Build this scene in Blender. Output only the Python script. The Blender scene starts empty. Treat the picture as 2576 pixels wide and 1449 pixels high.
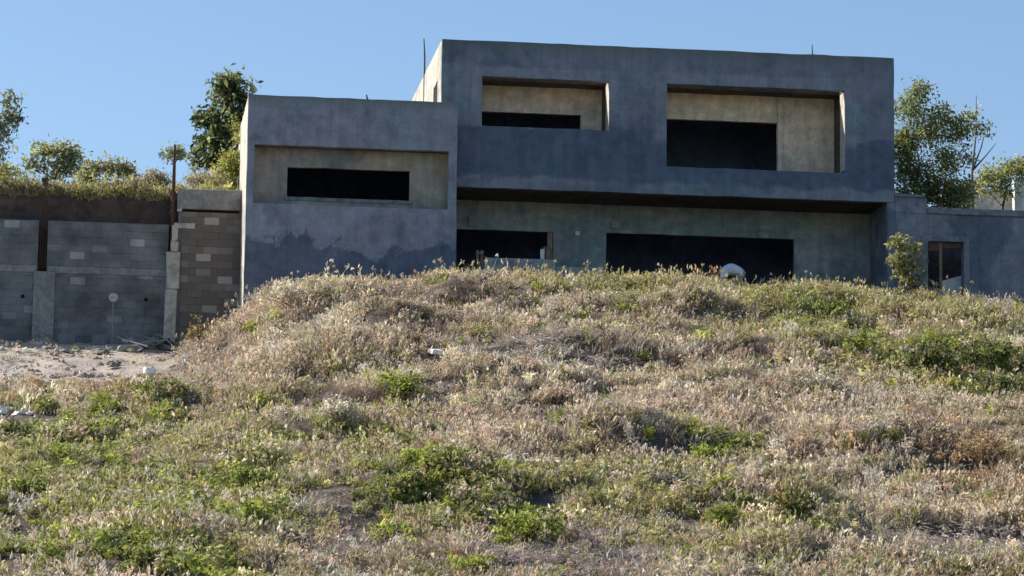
import bpy, bmesh, math, random
import numpy as np
from mathutils import Vector, Matrix, noise as mnoise

R = math.radians
random.seed(7)
rng = np.random.default_rng(11)
scn = bpy.context.scene
COL = scn.collection

# ------------------------------------------------------------------ camera
PSI, PITCH, ROLL, FPX, DIST = R(7.5), R(8.5), R(0.75), 8000.0, 84.0
r0 = Vector((math.cos(PSI), -math.sin(PSI), 0))
fw = Vector((math.sin(PSI) * math.cos(PITCH), math.cos(PSI) * math.cos(PITCH), math.sin(PITCH)))
u0 = r0.cross(fw)
rt = math.cos(ROLL) * r0 + math.sin(ROLL) * u0
up = -math.sin(ROLL) * r0 + math.cos(ROLL) * u0
CAM = Vector((0, 0, -0.36)) - fw * (DIST / math.cos(PITCH))
cam_data = bpy.data.cameras.new('camera')
cam_data.sensor_width = 36.0
cam_data.lens = FPX / 2575.0 * 36.0
cam_data.clip_end = 3000.0
cam = bpy.data.objects.new('camera', cam_data)
COL.objects.link(cam)
m = Matrix((rt, up, -fw)).transposed().to_4x4()
m.translation = CAM
cam.matrix_world = m
scn.camera = cam

# ------------------------------------------------------------------ light and exposure
SUN = Vector((-0.76, 0.30, 0.575)).normalized()          # towards the sun: left, a little behind the house
world = bpy.data.worlds.new('World')
scn.world = world
world.use_nodes = True
wn = world.node_tree.nodes
wn.clear()
sky = wn.new('ShaderNodeTexSky')
sky.sky_type = 'NISHITA'
sky.sun_disc = False
sky.sun_elevation = math.asin(SUN.z)
sky.sun_rotation = math.atan2(SUN.x, SUN.y)
sky.altitude = 100
sky.air_density = 1.0
sky.dust_density = 0.7
sky.ozone_density = 3.7
bg = wn.new('ShaderNodeBackground')
bg.inputs['Strength'].default_value = 0.097
wo = wn.new('ShaderNodeOutputWorld')
world.node_tree.links.new(sky.outputs[0], bg.inputs['Color'])
world.node_tree.links.new(bg.outputs[0], wo.inputs['Surface'])

sun_data = bpy.data.lights.new('sun', 'SUN')
sun_data.energy = 5.0
sun_data.angle = R(0.5)
sun_data.color = (1.0, 0.92, 0.80)
sun = bpy.data.objects.new('sun', sun_data)
sun.rotation_euler = SUN.to_track_quat('Z', 'Y').to_euler()
sun.location = (-30, 10, 40)
COL.objects.link(sun)

scn.view_settings.view_transform = 'Standard'
scn.view_settings.look = 'None'
scn.view_settings.gamma = 1.0
scn.view_settings.exposure = 0.74
scn.render.engine = 'CYCLES'
scn.render.filter_size = 1.9
scn.cycles.max_bounces = 5
scn.cycles.transparent_max_bounces = 4


# ------------------------------------------------------------------ helpers
def ray(px, py):
    return fw + rt * ((px - 1287.5) / FPX) - up * ((py - 724.5) / FPX)


def P(px, py, Y):
    """world point on the vertical plane y = Y that the pixel of the 2575-wide picture looks at"""
    d = ray(px, py)
    return CAM + d * ((Y - CAM.y) / d.y)


def X(px, py, Y): return P(px, py, Y).x
def Z(px, py, Y): return P(px, py, Y).z


def tag(o, label=None, cat=None, group=None, kind=None):
    if label: o['label'] = label
    if cat: o['category'] = cat
    if group: o['group'] = group
    if kind: o['kind'] = kind
    return o


def empty(name, loc=(0, 0, 0)):
    o = bpy.data.objects.new(name, None)
    o.location = loc
    o.empty_display_size = 0.2
    COL.objects.link(o)
    return o


def link(name, me, mat=None, parent=None, smooth=False):
    o = bpy.data.objects.new(name, me)
    COL.objects.link(o)
    if mat is not None and len(me.materials) == 0:
        me.materials.append(mat)
    if parent is not None:
        o.parent = parent
        o.matrix_parent_inverse = Matrix.Translation(-Vector(parent.location))
    if smooth:
        me.polygons.foreach_set('use_smooth', [True] * len(me.polygons))
    return o


class MB:
    """collects vertices and faces of one mesh"""
    def __init__(s):
        s.v, s.f = [], []

    def add(s, vs, fs):
        b = len(s.v)
        s.v += [tuple(v) for v in vs]
        s.f += [tuple(i + b for i in f) for f in fs]

    def box(s, x0, x1, y0, y1, z0, z1, jit=0.0, seed=0):
        rr = random.Random(seed)
        j = lambda: rr.uniform(-jit, jit)
        vs = [(x + j(), y + j(), z + j()) for z in (z0, z1) for y in (y0, y1) for x in (x0, x1)]
        s.add(vs, [(0, 2, 3, 1), (4, 5, 7, 6), (0, 1, 5, 4), (2, 6, 7, 3), (0, 4, 6, 2), (1, 3, 7, 5)])

    def tube(s, pts, rads, n=7, cap=True):
        rings = []
        for i, p in enumerate(pts):
            p = Vector(p)
            a = Vector(pts[max(0, i - 1)])
            b = Vector(pts[min(len(pts) - 1, i + 1)])
            d = (b - a).normalized()
            u = d.orthogonal().normalized() if i == 0 else (u - d * u.dot(d)).normalized()
            w = d.cross(u)
            rings.append([p + (u * math.cos(t) + w * math.sin(t)) * rads[i]
                          for t in [2 * math.pi * k / n for k in range(n)]])
        vs = [v for q in rings for v in q]
        fs = []
        for i in range(len(pts) - 1):
            for k in range(n):
                a, b = i * n + k, i * n + (k + 1) % n
                fs.append((a, b, b + n, a + n))
        if cap:
            fs.append(tuple(range(n - 1, -1, -1)))
            fs.append(tuple(range((len(pts) - 1) * n, len(pts) * n)))
        s.add(vs, fs)

    def mesh(s, name):
        me = bpy.data.meshes.new(name)
        me.from_pydata(s.v, [], s.f)
        me.update()
        return me

    def build(s, name, mat=None, parent=None, smooth=False, bevel=0.0):
        me = s.mesh(name)
        if bevel:
            bm = bmesh.new()
            bm.from_mesh(me)
            bmesh.ops.remove_doubles(bm, verts=bm.verts, dist=1e-5)
            bmesh.ops.bevel(bm, geom=[e for e in bm.edges if len(e.link_faces) == 2 and e.calc_face_angle(0) > 0.5],
                            offset=bevel, segments=1, affect='EDGES')
            bm.to_mesh(me)
            bm.free()
        return link(name, me, mat, parent, smooth)


# numpy value noise -------------------------------------------------
_perm = np.random.default_rng(3).random((256, 256))


def vnoise(x, y):
    x = np.asarray(x, float); y = np.asarray(y, float)
    xi = np.floor(x).astype(int); yi = np.floor(y).astype(int)
    xf = x - xi; yf = y - yi
    xf = xf * xf * (3 - 2 * xf); yf = yf * yf * (3 - 2 * yf)
    g = lambda a, b: _perm[a & 255, b & 255]
    return ((g(xi, yi) * (1 - xf) + g(xi + 1, yi) * xf) * (1 - yf)
            + (g(xi, yi + 1) * (1 - xf) + g(xi + 1, yi + 1) * xf) * yf) * 2 - 1


def fbm(x, y, o=4):
    t = 0; a = 1.0; n = 0
    for k in range(o):
        t = t + a * vnoise(x * 2 ** k + 17.3 * k, y * 2 ** k - 9.1 * k)
        n += a; a *= 0.5
    return t / n


def sstep(a, b, x):
    t = np.clip((np.asarray(x, float) - a) / (b - a), 0, 1)
    return t * t * (3 - 2 * t)


# materials ---------------------------------------------------------
class NT:
    def __init__(s, name):
        s.m = bpy.data.materials.new(name)
        s.m.use_nodes = True
        s.n = s.m.node_tree.nodes
        s.l = s.m.node_tree.links
        s.n.clear()
        s.out = s.n.new('ShaderNodeOutputMaterial')
        s.bsdf = s.n.new('ShaderNodeBsdfPrincipled')
        s.bsdf.inputs['Roughness'].default_value = 0.9
        s.bsdf.inputs['Specular IOR Level'].default_value = 0.15
        s.l.new(s.bsdf.outputs[0], s.out.inputs[0])
        s.tc = s.n.new('ShaderNodeTexCoord')
        s.geo = s.n.new('ShaderNodeNewGeometry')

    def pos(s): return s.geo.outputs['Position']

    def map(s, scale=(1, 1, 1), loc=(0, 0, 0), src=None):
        q = s.n.new('ShaderNodeMapping')
        q.inputs['Scale'].default_value = scale
        q.inputs['Location'].default_value = loc
        s.l.new(src or s.pos(), q.inputs['Vector'])
        return q.outputs[0]

    def noise(s, scale, detail=5, rough=0.6, vec=None, dist=0.0):
        q = s.n.new('ShaderNodeTexNoise')
        q.inputs['Scale'].default_value = scale
        q.inputs['Detail'].default_value = detail
        q.inputs['Roughness'].default_value = rough
        q.inputs['Distortion'].default_value = dist
        s.l.new(vec or s.pos(), q.inputs['Vector'])
        return q.outputs['Fac']

    def ramp(s, fac, *stops):
        q = s.n.new('ShaderNodeValToRGB')
        e = q.color_ramp.elements
        while len(e) < len(stops): e.new(0.5)
        for i, (p, c) in enumerate(stops):
            e[i].position = p
            e[i].color = (*c, 1) if not isinstance(c, (int, float)) else (c, c, c, 1)
        s.l.new(fac, q.inputs[0])
        return q.outputs[0]

    def mix(s, fac, a, b, mode='MIX'):
        q = s.n.new('ShaderNodeMix')
        q.data_type = 'RGBA'
        q.blend_type = mode
        for sock, v in ((q.inputs[0], fac), (q.inputs[6], a), (q.inputs[7], b)):
            if hasattr(v, 'links'): s.l.new(v, sock)
            elif isinstance(v, (int, float)): sock.default_value = v if sock == q.inputs[0] else (v, v, v, 1)
            else: sock.default_value = (*v, 1)
        return q.outputs[2]

    def math(s, op, a, b=0.0, c=None):
        q = s.n.new('ShaderNodeMath')
        q.operation = op
        for i, v in enumerate((a, b, c)):
            if v is None: continue
            if hasattr(v, 'links'): s.l.new(v, q.inputs[i])
            else: q.inputs[i].default_value = v
        return q.outputs[0]

    def xyz(s):
        q = s.n.new('ShaderNodeSeparateXYZ')
        s.l.new(s.pos(), q.inputs[0])
        return q.outputs

    def color(s, c):
        if hasattr(c, 'links'): s.l.new(c, s.bsdf.inputs['Base Color'])
        else: s.bsdf.inputs['Base Color'].default_value = (*c, 1)
        return s

    def bump(s, h, strength=0.4, dist=0.02):
        q = s.n.new('ShaderNodeBump')
        q.inputs['Strength'].default_value = strength
        q.inputs['Distance'].default_value = dist
        s.l.new(h, q.inputs['Height'])
        s.l.new(q.outputs[0], s.bsdf.inputs['Normal'])
        return s


def plain(name, c, rough=0.9, var=0.25, scale=6.0):
    t = NT(name)
    f = t.noise(scale, 5, 0.65)
    k = t.ramp(f, (0.3, 1 - var), (0.7, 1 + var))
    t.color(t.mix(1.0, c, k, 'MULTIPLY'))
    t.bsdf.inputs['Roughness'].default_value = rough
    t.bump(f, 0.3, 0.01)
    return t.m


def concrete(name, light, dark, patch=0.9, thr=0.5, streak=True, extra=None, moss=None):
    """cement render: patches of two coats, fine grain, vertical rain streaks"""
    t = NT(name)
    big = t.noise(patch, 6, 0.62, dist=0.4)
    mid = t.noise(patch * 4.3, 6, 0.7)
    fine = t.noise(38, 3, 0.6)
    fac = t.ramp(big, (thr - 0.05, 0.0), (thr + 0.05, 1.0))
    if extra: fac = extra(t, fac)
    c = t.mix(fac, dark, light)
    c = t.mix(1.0, c, t.ramp(mid, (0.28, 0.66), (0.72, 1.34)), 'MULTIPLY')
    c = t.mix(1.0, c, t.ramp(fine, (0.2, 0.80), (0.8, 1.2)), 'MULTIPLY')
    if streak:
        st = t.noise(1.0, 4, 0.6, vec=t.map((5.5, 5.5, 0.35)))
        c = t.mix(1.0, c, t.ramp(st, (0.3, 0.86), (0.62, 1.05)), 'MULTIPLY')
    hue = t.noise(patch * 1.7, 5, 0.65, vec=t.map((1, 1, 1), (13, 5, 9)))
    c = t.mix(1.0, c, t.ramp(hue, (0.36, (1.02, 1.0, 0.97)), (0.5, (1.0, 1.0, 1.0)), (0.64, (0.90, 1.06, 0.98))), 'MULTIPLY')
    if moss:
        z0, z1 = moss
        z = t.xyz()[2]
        mz = t.ramp(t.math('ADD', t.math('DIVIDE', t.math('SUBTRACT', z, z0), z1 - z0),
                           t.math('MULTIPLY', t.math('SUBTRACT', mid, 0.5), 1.6)), (0.35, 0.0), (1.1, 0.55))
        c = t.mix(mz, c, (0.105, 0.125, 0.07))
    t.color(c)
    t.bump(t.math('ADD', t.math('MULTIPLY', mid, 0.6), t.math('MULTIPLY', fine, 0.5)), 0.55, 0.012)
    return t.m


M = {}
# upper block: paler scratch coat above, a darker later coat below a wavy line, pale lime drips along the bottom edge
def _front_zones(t, fac):
    x, y, z = t.xyz()
    w = t.math('MULTIPLY', t.math('SUBTRACT', t.noise(0.8, 4, 0.6), 0.5), 0.9)
    up_ = t.ramp(t.math('ADD', t.math('SUBTRACT', z, 3.55), w), (0.46, 0.0), (0.54, 1.0))
    low = t.ramp(t.math('ADD', t.math('SUBTRACT', 3.05, z), t.math('MULTIPLY', w, 0.7)), (0.34, 0.0), (0.46, 1.0))
    # smoother pale render worked round the two openings
    def band(cx, cz, hw, hh, wd):
        dx_ = t.math('SUBTRACT', t.math('ABSOLUTE', t.math('SUBTRACT', x, cx)), hw)
        dz_ = t.math('SUBTRACT', t.math('ABSOLUTE', t.math('SUBTRACT', z, cz)), hh)
        dd = t.math('ADD', t.math('MAXIMUM', dx_, dz_), t.math('MULTIPLY', w, 0.22))
        up__ = t.ramp(t.math('SUBTRACT', z, cz - hh * 0.6), (0.0, 0.0), (0.35, 1.0))
        return t.math('MULTIPLY', t.ramp(dd, (wd * 0.75, 1.0), (wd * 1.1, 0.0)), up__)
    bd = t.math('MAXIMUM', band(0.86, 4.7, 1.74, 0.68, 0.34), band(6.64, 4.25, 2.47, 1.14, 0.38))
    up_ = t.math('MULTIPLY', up_, 0.72)
    fac = t.math('MAXIMUM', fac, t.math('MULTIPLY', bd, 0.95))
    up_ = t.math('MAXIMUM', up_, bd)
    f = t.math('MULTIPLY', t.math('MAXIMUM', up_, t.math('MULTIPLY', low, 0.8)), t.math('MULTIPLY_ADD', fac, 0.75, 0.25))
    return f


M['front'] = concrete('upper_render', (0.215, 0.238, 0.28), (0.098, 0.126, 0.178), 0.45, 0.45, True, _front_zones, (5.75, 6.4))


def _wing_zones(t, fac):
    x, y, z = t.xyz()
    w = t.math('MULTIPLY', t.math('SUBTRACT', t.noise(0.7, 6, 0.7, dist=0.8), 0.5), 3.2)
    low = t.ramp(t.math('ADD', t.math('SUBTRACT', z, 0.05), w), (0.45, 0.0), (0.55, 1.0))
    return t.math('MULTIPLY', low, t.math('MULTIPLY_ADD', fac, 0.7, 0.3))


M['wing'] = concrete('wing_render', (0.240, 0.252, 0.305), (0.112, 0.138, 0.188), 0.5, 0.42, True, _wing_zones, (4.1, 4.6))
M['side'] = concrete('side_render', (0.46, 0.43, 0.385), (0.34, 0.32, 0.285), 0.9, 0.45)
M['recess'] = concrete('recess_plaster', (0.66, 0.54, 0.42), (0.50, 0.43, 0.35), 0.7, 0.42)
M['wingrecess'] = concrete('wing_recess_plaster', (0.33, 0.295, 0.245), (0.185, 0.19, 0.195), 0.5, 0.44)
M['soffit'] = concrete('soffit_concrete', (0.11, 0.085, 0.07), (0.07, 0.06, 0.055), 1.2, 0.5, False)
M['ground'] = concrete('ground_floor_render', (0.29, 0.31, 0.31), (0.20, 0.235, 0.255), 0.7, 0.5)
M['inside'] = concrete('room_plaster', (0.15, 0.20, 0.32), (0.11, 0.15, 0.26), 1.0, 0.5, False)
M['annex'] = concrete('annex_render', (0.20, 0.215, 0.24), (0.115, 0.14, 0.175), 0.6, 0.5)
M['cap'] = concrete('cap_concrete', (0.20, 0.215, 0.235), (0.15, 0.165, 0.185), 1.5, 0.5)
M['slab'] = concrete('slab_concrete', (0.28, 0.29, 0.285), (0.17, 0.19, 0.22), 1.6, 0.45)
M['column'] = concrete('column_concrete', (0.42, 0.39, 0.35), (0.30, 0.285, 0.265), 2.0, 0.45)
M['stub'] = concrete('stub_concrete', (0.23, 0.23, 0.22), (0.17, 0.175, 0.18), 2.0, 0.45)
M['paint'] = concrete('pale_wall_paint', (0.62, 0.58, 0.52), (0.45, 0.42, 0.38), 1.5, 0.42)
M['box'] = plain('junction_box_plastic', (0.26, 0.27, 0.26), 0.6, 0.1)
M['whitebox'] = plain('white_plastic', (0.6, 0.62, 0.62), 0.5, 0.1)
M['rust'] = plain('rusty_steel', (0.075, 0.045, 0.035), 0.85, 0.4, 14)
M['hole'] = plain('hole_shade', (0.012, 0.012, 0.014))  # near-black that stands in for the shade inside the weep holes
M['rod'] = plain('steel_rod', (0.12, 0.11, 0.11), 0.7, 0.3, 14)
M['wood'] = plain('weathered_wood', (0.21, 0.155, 0.105), 0.9, 0.35, 9)
M['darkwood'] = plain('dark_wood', (0.10, 0.07, 0.05), 0.9, 0.35, 9)
M['redboard'] = plain('red_brown_board', (0.16, 0.075, 0.05), 0.9, 0.35, 9)
M['board'] = plain('white_board', (0.72, 0.70, 0.66), 0.8, 0.15, 5)
M['stone'] = plain('pale_stone', (0.56, 0.53, 0.47), 0.95, 0.25, 5)
M['bark'] = plain('bark', (0.10, 0.085, 0.07), 0.95, 0.4, 12)
M['twig'] = plain('grey_twig', (0.27, 0.27, 0.26), 0.95, 0.3, 12)

# blocks: a little colour of their own each
t = NT('concrete_block')
oi = t.n.new('ShaderNodeObjectInfo')
c = t.ramp(oi.outputs['Random'], (0.0, (0.135, 0.145, 0.15)), (0.6, (0.145, 0.157, 0.162)), (0.84, (0.14, 0.138, 0.135)), (0.94, (0.16, 0.17, 0.17)), (1.0, (0.28, 0.29, 0.285)))
g = t.noise(45, 4, 0.7)
b = t.noise(1.3, 5, 0.6)
c = t.mix(1.0, c, t.ramp(g, (0.25, 0.75), (0.75, 1.25)), 'MULTIPLY')
c = t.mix(1.0, c, t.ramp(b, (0.34, 0.6), (0.66, 1.35)), 'MULTIPLY')
t.color(c).bump(g, 0.6, 0.01)
M['block'] = t.m
t = NT('brown_block')
oi = t.n.new('ShaderNodeObjectInfo')
c = t.ramp(oi.outputs['Random'], (0.0, (0.13, 0.115, 0.10)), (0.6, (0.15, 0.132, 0.115)), (0.85, (0.20, 0.185, 0.17)), (1.0, (0.36, 0.33, 0.29)))
g = t.noise(45, 4, 0.7)
c = t.mix(1.0, c, t.ramp(g, (0.25, 0.75), (0.75, 1.25)), 'MULTIPLY')
t.color(c).bump(g, 0.6, 0.01)
M['brownblock'] = t.m
M['mortar'] = plain('mortar', (0.14, 0.15, 0.155), 0.95, 0.25, 3)

t = NT('cut_earth')
a = t.noise(2.2, 7, 0.7, dist=0.6)
c = t.ramp(a, (0.28, (0.045, 0.032, 0.030)), (0.5, (0.085, 0.062, 0.052)), (0.72, (0.15, 0.115, 0.085)))
t.color(c).bump(a, 1.0, 0.15)
M['earth'] = t.m

t = NT('dry_soil')
a = t.noise(0.55, 6, 0.65)
b = t.noise(7.0, 6, 0.75)
f = t.noise(34, 4, 0.7)
c = t.ramp(a, (0.3, (0.085, 0.07, 0.058)), (0.5, (0.13, 0.11, 0.092)), (0.7, (0.19, 0.16, 0.135)))
c = t.mix(1.0, c, t.ramp(b, (0.25, 0.55), (0.75, 1.35)), 'MULTIPLY')
c = t.mix(1.0, c, t.ramp(f, (0.25, 0.7), (0.75, 1.3)), 'MULTIPLY')
xx, yy, zz = t.xyz()
edge = t.math('MULTIPLY', t.math('SUBTRACT', a, 0.5), 5.0)
m1 = t.ramp(t.math('DIVIDE', t.math('ADD', t.math('SUBTRACT', -8.3, xx), edge), 2.0), (0.0, 0.0), (1.0, 1.0))
m2 = t.ramp(t.math('DIVIDE', t.math('ADD', t.math('ADD', yy, 11.5), edge), 4.0), (0.0, 0.0), (1.0, 1.0))
pc = t.mix(1.0, (0.60, 0.53, 0.46), t.ramp(b, (0.25, 0.7), (0.75, 1.25)), 'MULTIPLY')
c = t.mix(t.math('MULTIPLY', t.math('MULTIPLY', m1, m2), 0.85), c, pc)
t.color(c).bump(t.math('ADD', b, t.math('MULTIPLY', f, 0.4)), 1.0, 0.08)
M['soil'] = t.m


def leafmat(name, attr_type, trans=0.38, base=None, attr='tint'):
    t = NT(name)
    q = t.n.new('ShaderNodeAttribute')
    q.attribute_type = attr_type
    q.attribute_name = attr
    c = q.outputs['Color'] if base is None else base
    k = t.ramp(t.noise(11, 3, 0.6), (0.3, 0.75), (0.7, 1.25))
    c = t.mix(1.0, c, k, 'MULTIPLY')
    t.color(c)
    t.bsdf.inputs['Roughness'].default_value = 0.7
    tr = t.n.new('ShaderNodeBsdfTranslucent')
    t.l.new(c, tr.inputs['Color'])
    ms = t.n.new('ShaderNodeMixShader')
    ms.inputs[0].default_value = trans
    t.l.new(t.bsdf.outputs[0], ms.inputs[1])
    t.l.new(tr.outputs[0], ms.inputs[2])
    t.l.new(ms.outputs[0], t.out.inputs[0])
    return t.m


M['cover'] = leafmat('ground_cover', 'INSTANCER', 0.35)
M['leaf'] = leafmat('leaves', 'GEOMETRY', 0.55)


# ------------------------------------------------------------------ terrain
FLOOR = -0.80
_cp = [(560, 765), (620, 742), (700, 712), (800, 700), (950, 690), (1150, 680), (1400, 688), (1600, 698), (1850, 706), (2000, 709), (2300, 732), (2575, 744), (2900, 760)]
CX = np.array([X(a, b, -4.5) for a, b in _cp])
CZ = np.array([Z(a, b, -4.5) for a, b in _cp]) - 0.20
BUMPS = [(-2.3, -8.2, 1.6, 0.9, 0.42), (-0.6, -6.9, 1.3, 0.8, 0.30), (1.2, -8.9, 1.4, 0.9, 0.32), (3.2, -9.0, 1.7, 1.0, 0.35),
         (-5.6, -7.6, 1.6, 1.1, 0.35), (-4.2, -10.5, 1.5, 1.0, 0.35), (6.5, -8.0, 2.0, 1.0, 0.30), (9.5, -9.5, 2.2, 1.2, 0.35),
         (-6.4, -14.5, 2.6, 1.5, 0.45), (-0.5, -15.0, 2.2, 1.2, 0.40), (4.0, -14.0, 2.4, 1.3, 0.40), (8.2, -14.5, 2.2, 1.3, 0.40),
         (-9.6, -17.5, 2.0, 1.2, 0.35), (-3.0, -19.0, 2.0, 1.1, 0.40), (2.6, -19.5, 2.4, 1.3, 0.45), (-7.0, -22.5, 2.0, 1.2, 0.35),
         (-1.0, -24.0, 2.0, 1.0, 0.38), (4.2, -24.5, 1.8, 1.1, 0.38), (-5.0, -27.5, 1.6, 0.9, 0.30), (0.8, -28.5, 1.6, 0.9, 0.30)]


def H(x, y, fine=True):
    x = np.asarray(x, float); y = np.asarray(y, float)
    x, y = np.broadcast_arrays(x, y)
    zc = np.interp(x, CX, CZ)
    d = -4.2 - y
    sp = np.where(d > 4, d, np.log1p(np.exp(np.clip(d * 1.6, -30, 30))) / 1.6)
    # the crest line only shapes the upper slope, lower down the hill is even
    k = sstep(0, 18, d)
    zR = zc * (1 - k) + (-0.72) * k - sp * 0.316
    dl = 2.0 - y
    zL = -1.93 - np.maximum(dl, 0) * 0.2195
    xb = -8.0 + sstep(-2, -26, y) * 1.0
    wd = 0.75 + sstep(3, -22, y) * 4.5
    w = sstep(0, 1, (x - xb + wd) / (2 * wd))
    z = zL * (1 - w) + zR * w
    z = np.where(y > 0.0, np.where(x > -7.06, FLOOR - 0.06, z), z)
    # below the visible part the hill runs out to the road the picture is taken from
    z = np.maximum(z, -14.5 + 0.0 * z)
    amp = sstep(0.0, -3.0, y)
    z = z + amp * (0.22 * fbm(x / 3.1, y / 3.1, 3) + 0.12 * fbm(x / 0.9 + 5, y / 0.9, 3))
    if fine:
        z = z + amp * 0.035 * fbm(x / 0.22, y / 0.22, 2)
    for bx, by, rx, ry, h in BUMPS:
        q = ((x - bx) / rx) ** 2 + ((y - by) / ry) ** 2
        z = z + 1.35 * h * np.exp(-q * 1.4)
    return z


def T(px, py):
    """where the pixel's ray meets the hillside"""
    d = ray(px, py)
    ts = np.linspace(30, 100, 2400)
    xs, ys, zs = CAM.x + d.x * ts, CAM.y + d.y * ts, CAM.z + d.z * ts
    below = zs < H(xs, ys, False) + 0.05
    i = int(np.argmax(below)) if below.any() else len(ts) - 1
    q = Vector((xs[i], ys[i], 0))
    if q.y > -0.8 and px > 620: q = P(px, py, -1.3)       # the ray clears the crest: stand just behind it
    q.z = float(H(q.x, q.y))
    return q


gx = np.concatenate([[-160, -110, -75, -50, -36, -28, -22], np.arange(-18, 16.01, 0.14), [18, 22, 28, 36, 50, 75, 110, 160]])
gy = np.concatenate([[-160, -120, -100, -84, -70, -60, -52, -46, -42], np.arange(-40, 3.6, 0.15), [5, 8, 12, 20, 35, 60, 120, 200]])
GX, GY = np.meshgrid(gx, gy)
GZ = H(GX, GY)
nx, ny = len(gx), len(gy)
me = bpy.data.meshes.new('hillside')
me.from_pydata(np.stack([GX, GY, GZ], -1).reshape(-1, 3).tolist(), [],
               [(j * nx + i, j * nx + i + 1, (j + 1) * nx + i + 1, (j + 1) * nx + i) for j in range(ny - 1) for i in range(nx - 1)])
tag(link('hillside', me, M['soil'], smooth=True), 'dry weedy hillside sloping up to the concrete house', kind='structure')

# cut bank of earth behind the block wall
WY = 2.0
bx = np.arange(-24, -7.17, 0.16)
prof = [(-2.4, 3.30), (-1.0, 3.30), (0.2, 3.30), (0.9, 3.31), (1.35, 3.33), (1.6, 3.36), (1.85, 3.40), (2.05, 3.36), (2.14, 3.45), (2.2, 3.8), (2.3, 4.6), (2.45, 6), (2.6, 9), (2.9, 14), (3.2, 24), (3.0, 45)]
vs = []
for k, (z, y) in enumerate(prof):
    for x in bx:
        n1 = mnoise.noise(Vector((x * 0.9, z * 1.5, 3.1)))
        n2 = mnoise.noise(Vector((x * 3.1, z * 4.0, 8.1)))
        a = 1.0 if 3 < k < 11 else 0.3
        if z < 1.3: a = 0.05
        top = 0.12 * mnoise.noise(Vector((x * 1.1, 0, 0))) + 0.06 * mnoise.noise(Vector((x * 4.1, 2, 0)))
        vs.append((x, y - 3.0 + WY + a * (0.09 * n1 + 0.07 * n2), z + (top if z > 1.8 else 0) + (0.05 * n2 if z > 1.4 else 0)))
nb = len(bx)
me = bpy.data.meshes.new('earth_bank')
me.from_pydata(vs, [], [(k * nb + i, k * nb + i + 1, (k + 1) * nb + i + 1, (k + 1) * nb + i) for k in range(len(prof) - 1) for i in range(nb - 1)])
tag(link('earth_bank', me, M['earth'], smooth=True), 'dark cut bank of earth above and behind the block wall', kind='structure')


# ------------------------------------------------------------------ walls
def cells(name, us, vs_, holes, w0, w1, put, mat, parent, step=0.3, jit=0.016, label=None):
    """a slab of wall on a (u, v) grid from w0 to w1 with rectangular holes; put(u, v, w) gives the point"""
    def lines(a, b, extra):
        s = sorted({round(q, 4) for q in [a, b] + [e for e in extra if a < e < b]})
        o = []
        for p, q in zip(s, s[1:]):
            n = max(1, int((q - p) / step))
            o += [p + (q - p) * k / n for k in range(n)]
        return o + [s[-1]]
    U = lines(us[0], us[1], [h[0] for h in holes] + [h[1] for h in holes])
    V = lines(vs_[0], vs_[1], [h[2] for h in holes] + [h[3] for h in holes])
    solid = lambda i, j: (0 <= i < len(U) - 1 and 0 <= j < len(V) - 1 and not any(
        h[0] - 1e-3 <= U[i] and U[i + 1] <= h[1] + 1e-3 and h[2] - 1e-3 <= V[j] and V[j + 1] <= h[3] + 1e-3 for h in holes))
    bm = bmesh.new()
    cache = {}
    def vert(i, j, w):
        k = (i, j, w)
        if k not in cache:
            p = Vector(put(U[i], V[j], w1 if w else w0))
            p += mnoise.noise_vector(p * 1.7) * jit
            cache[k] = bm.verts.new(p)
        return cache[k]
    for i in range(len(U) - 1):
        for j in range(len(V) - 1):
            if not solid(i, j): continue
            bm.faces.new([vert(i, j, 0), vert(i + 1, j, 0), vert(i + 1, j + 1, 0), vert(i, j + 1, 0)])
            bm.faces.new([vert(i, j, 1), vert(i, j + 1, 1), vert(i + 1, j + 1, 1), vert(i + 1, j, 1)])
            for (di, dj, a, b) in ((-1, 0, (i, j + 1), (i, j)), (1, 0, (i + 1, j), (i + 1, j + 1)), (0, -1, (i, j), (i + 1, j)), (0, 1, (i + 1, j + 1), (i, j + 1))):
                if not solid(i + di, j + dj):
                    bm.faces.new([vert(*b, 0), vert(*a, 0), vert(*a, 1), vert(*b, 1)])
    bmesh.ops.recalc_face_normals(bm, faces=bm.faces)
    me = bpy.data.meshes.new(name)
    bm.to_mesh(me)
    bm.free()
    o = link(name, me, mat, parent)
    if label: o['label'] = label
    return o


XZ = lambda u, v, w: (u, w, v)
YZ = lambda u, v, w: (w, u, v)
XY = lambda u, v, w: (u, v, w)

house = empty('concrete_house', (2.0, 2.0, FLOOR))
tag(house, 'unfinished two-storey grey concrete house with empty dark openings at the top of the slope', 'house')
LX0, LX1, LTOP = -7.16, -1.57, 4.55
UX0, UX1, UBOT, UTOP = -1.98, 10.48, 2.34, 6.36
# left wing -----------------------------------------------------------
lr = (-6.97, -1.79, Z(900, 520, -0.35), 3.22)
cells('wing_front_wall', (LX0, LX1), (-2.4, LTOP), [lr], -0.35, -0.15, XZ, M['wing'], house, label='front wall of the low left wing with a wide shallow recess')
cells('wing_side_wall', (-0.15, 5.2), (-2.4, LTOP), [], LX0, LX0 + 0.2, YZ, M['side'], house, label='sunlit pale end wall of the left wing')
lwz0, lwz1 = Z(876, 500, 0.12), Z(876, 425, 0.12)
lwx0, lwx1 = X(722, 460, 0.12), X(1030, 465, 0.12)
cells('recess_wall', (LX0 + 0.2, LX1), (lr[2] - 0.3, 3.5), [(lwx0, lwx1, lwz0, lwz1)], 0.12, 0.27, XZ, M['wingrecess'], house)
b_ = MB(); b_.box(LX0 + 0.2, LX1 - 0.001, -0.15, 0.12, 3.235, 3.4); b_.build('recess_soffit', M['soffit'], house)
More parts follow.
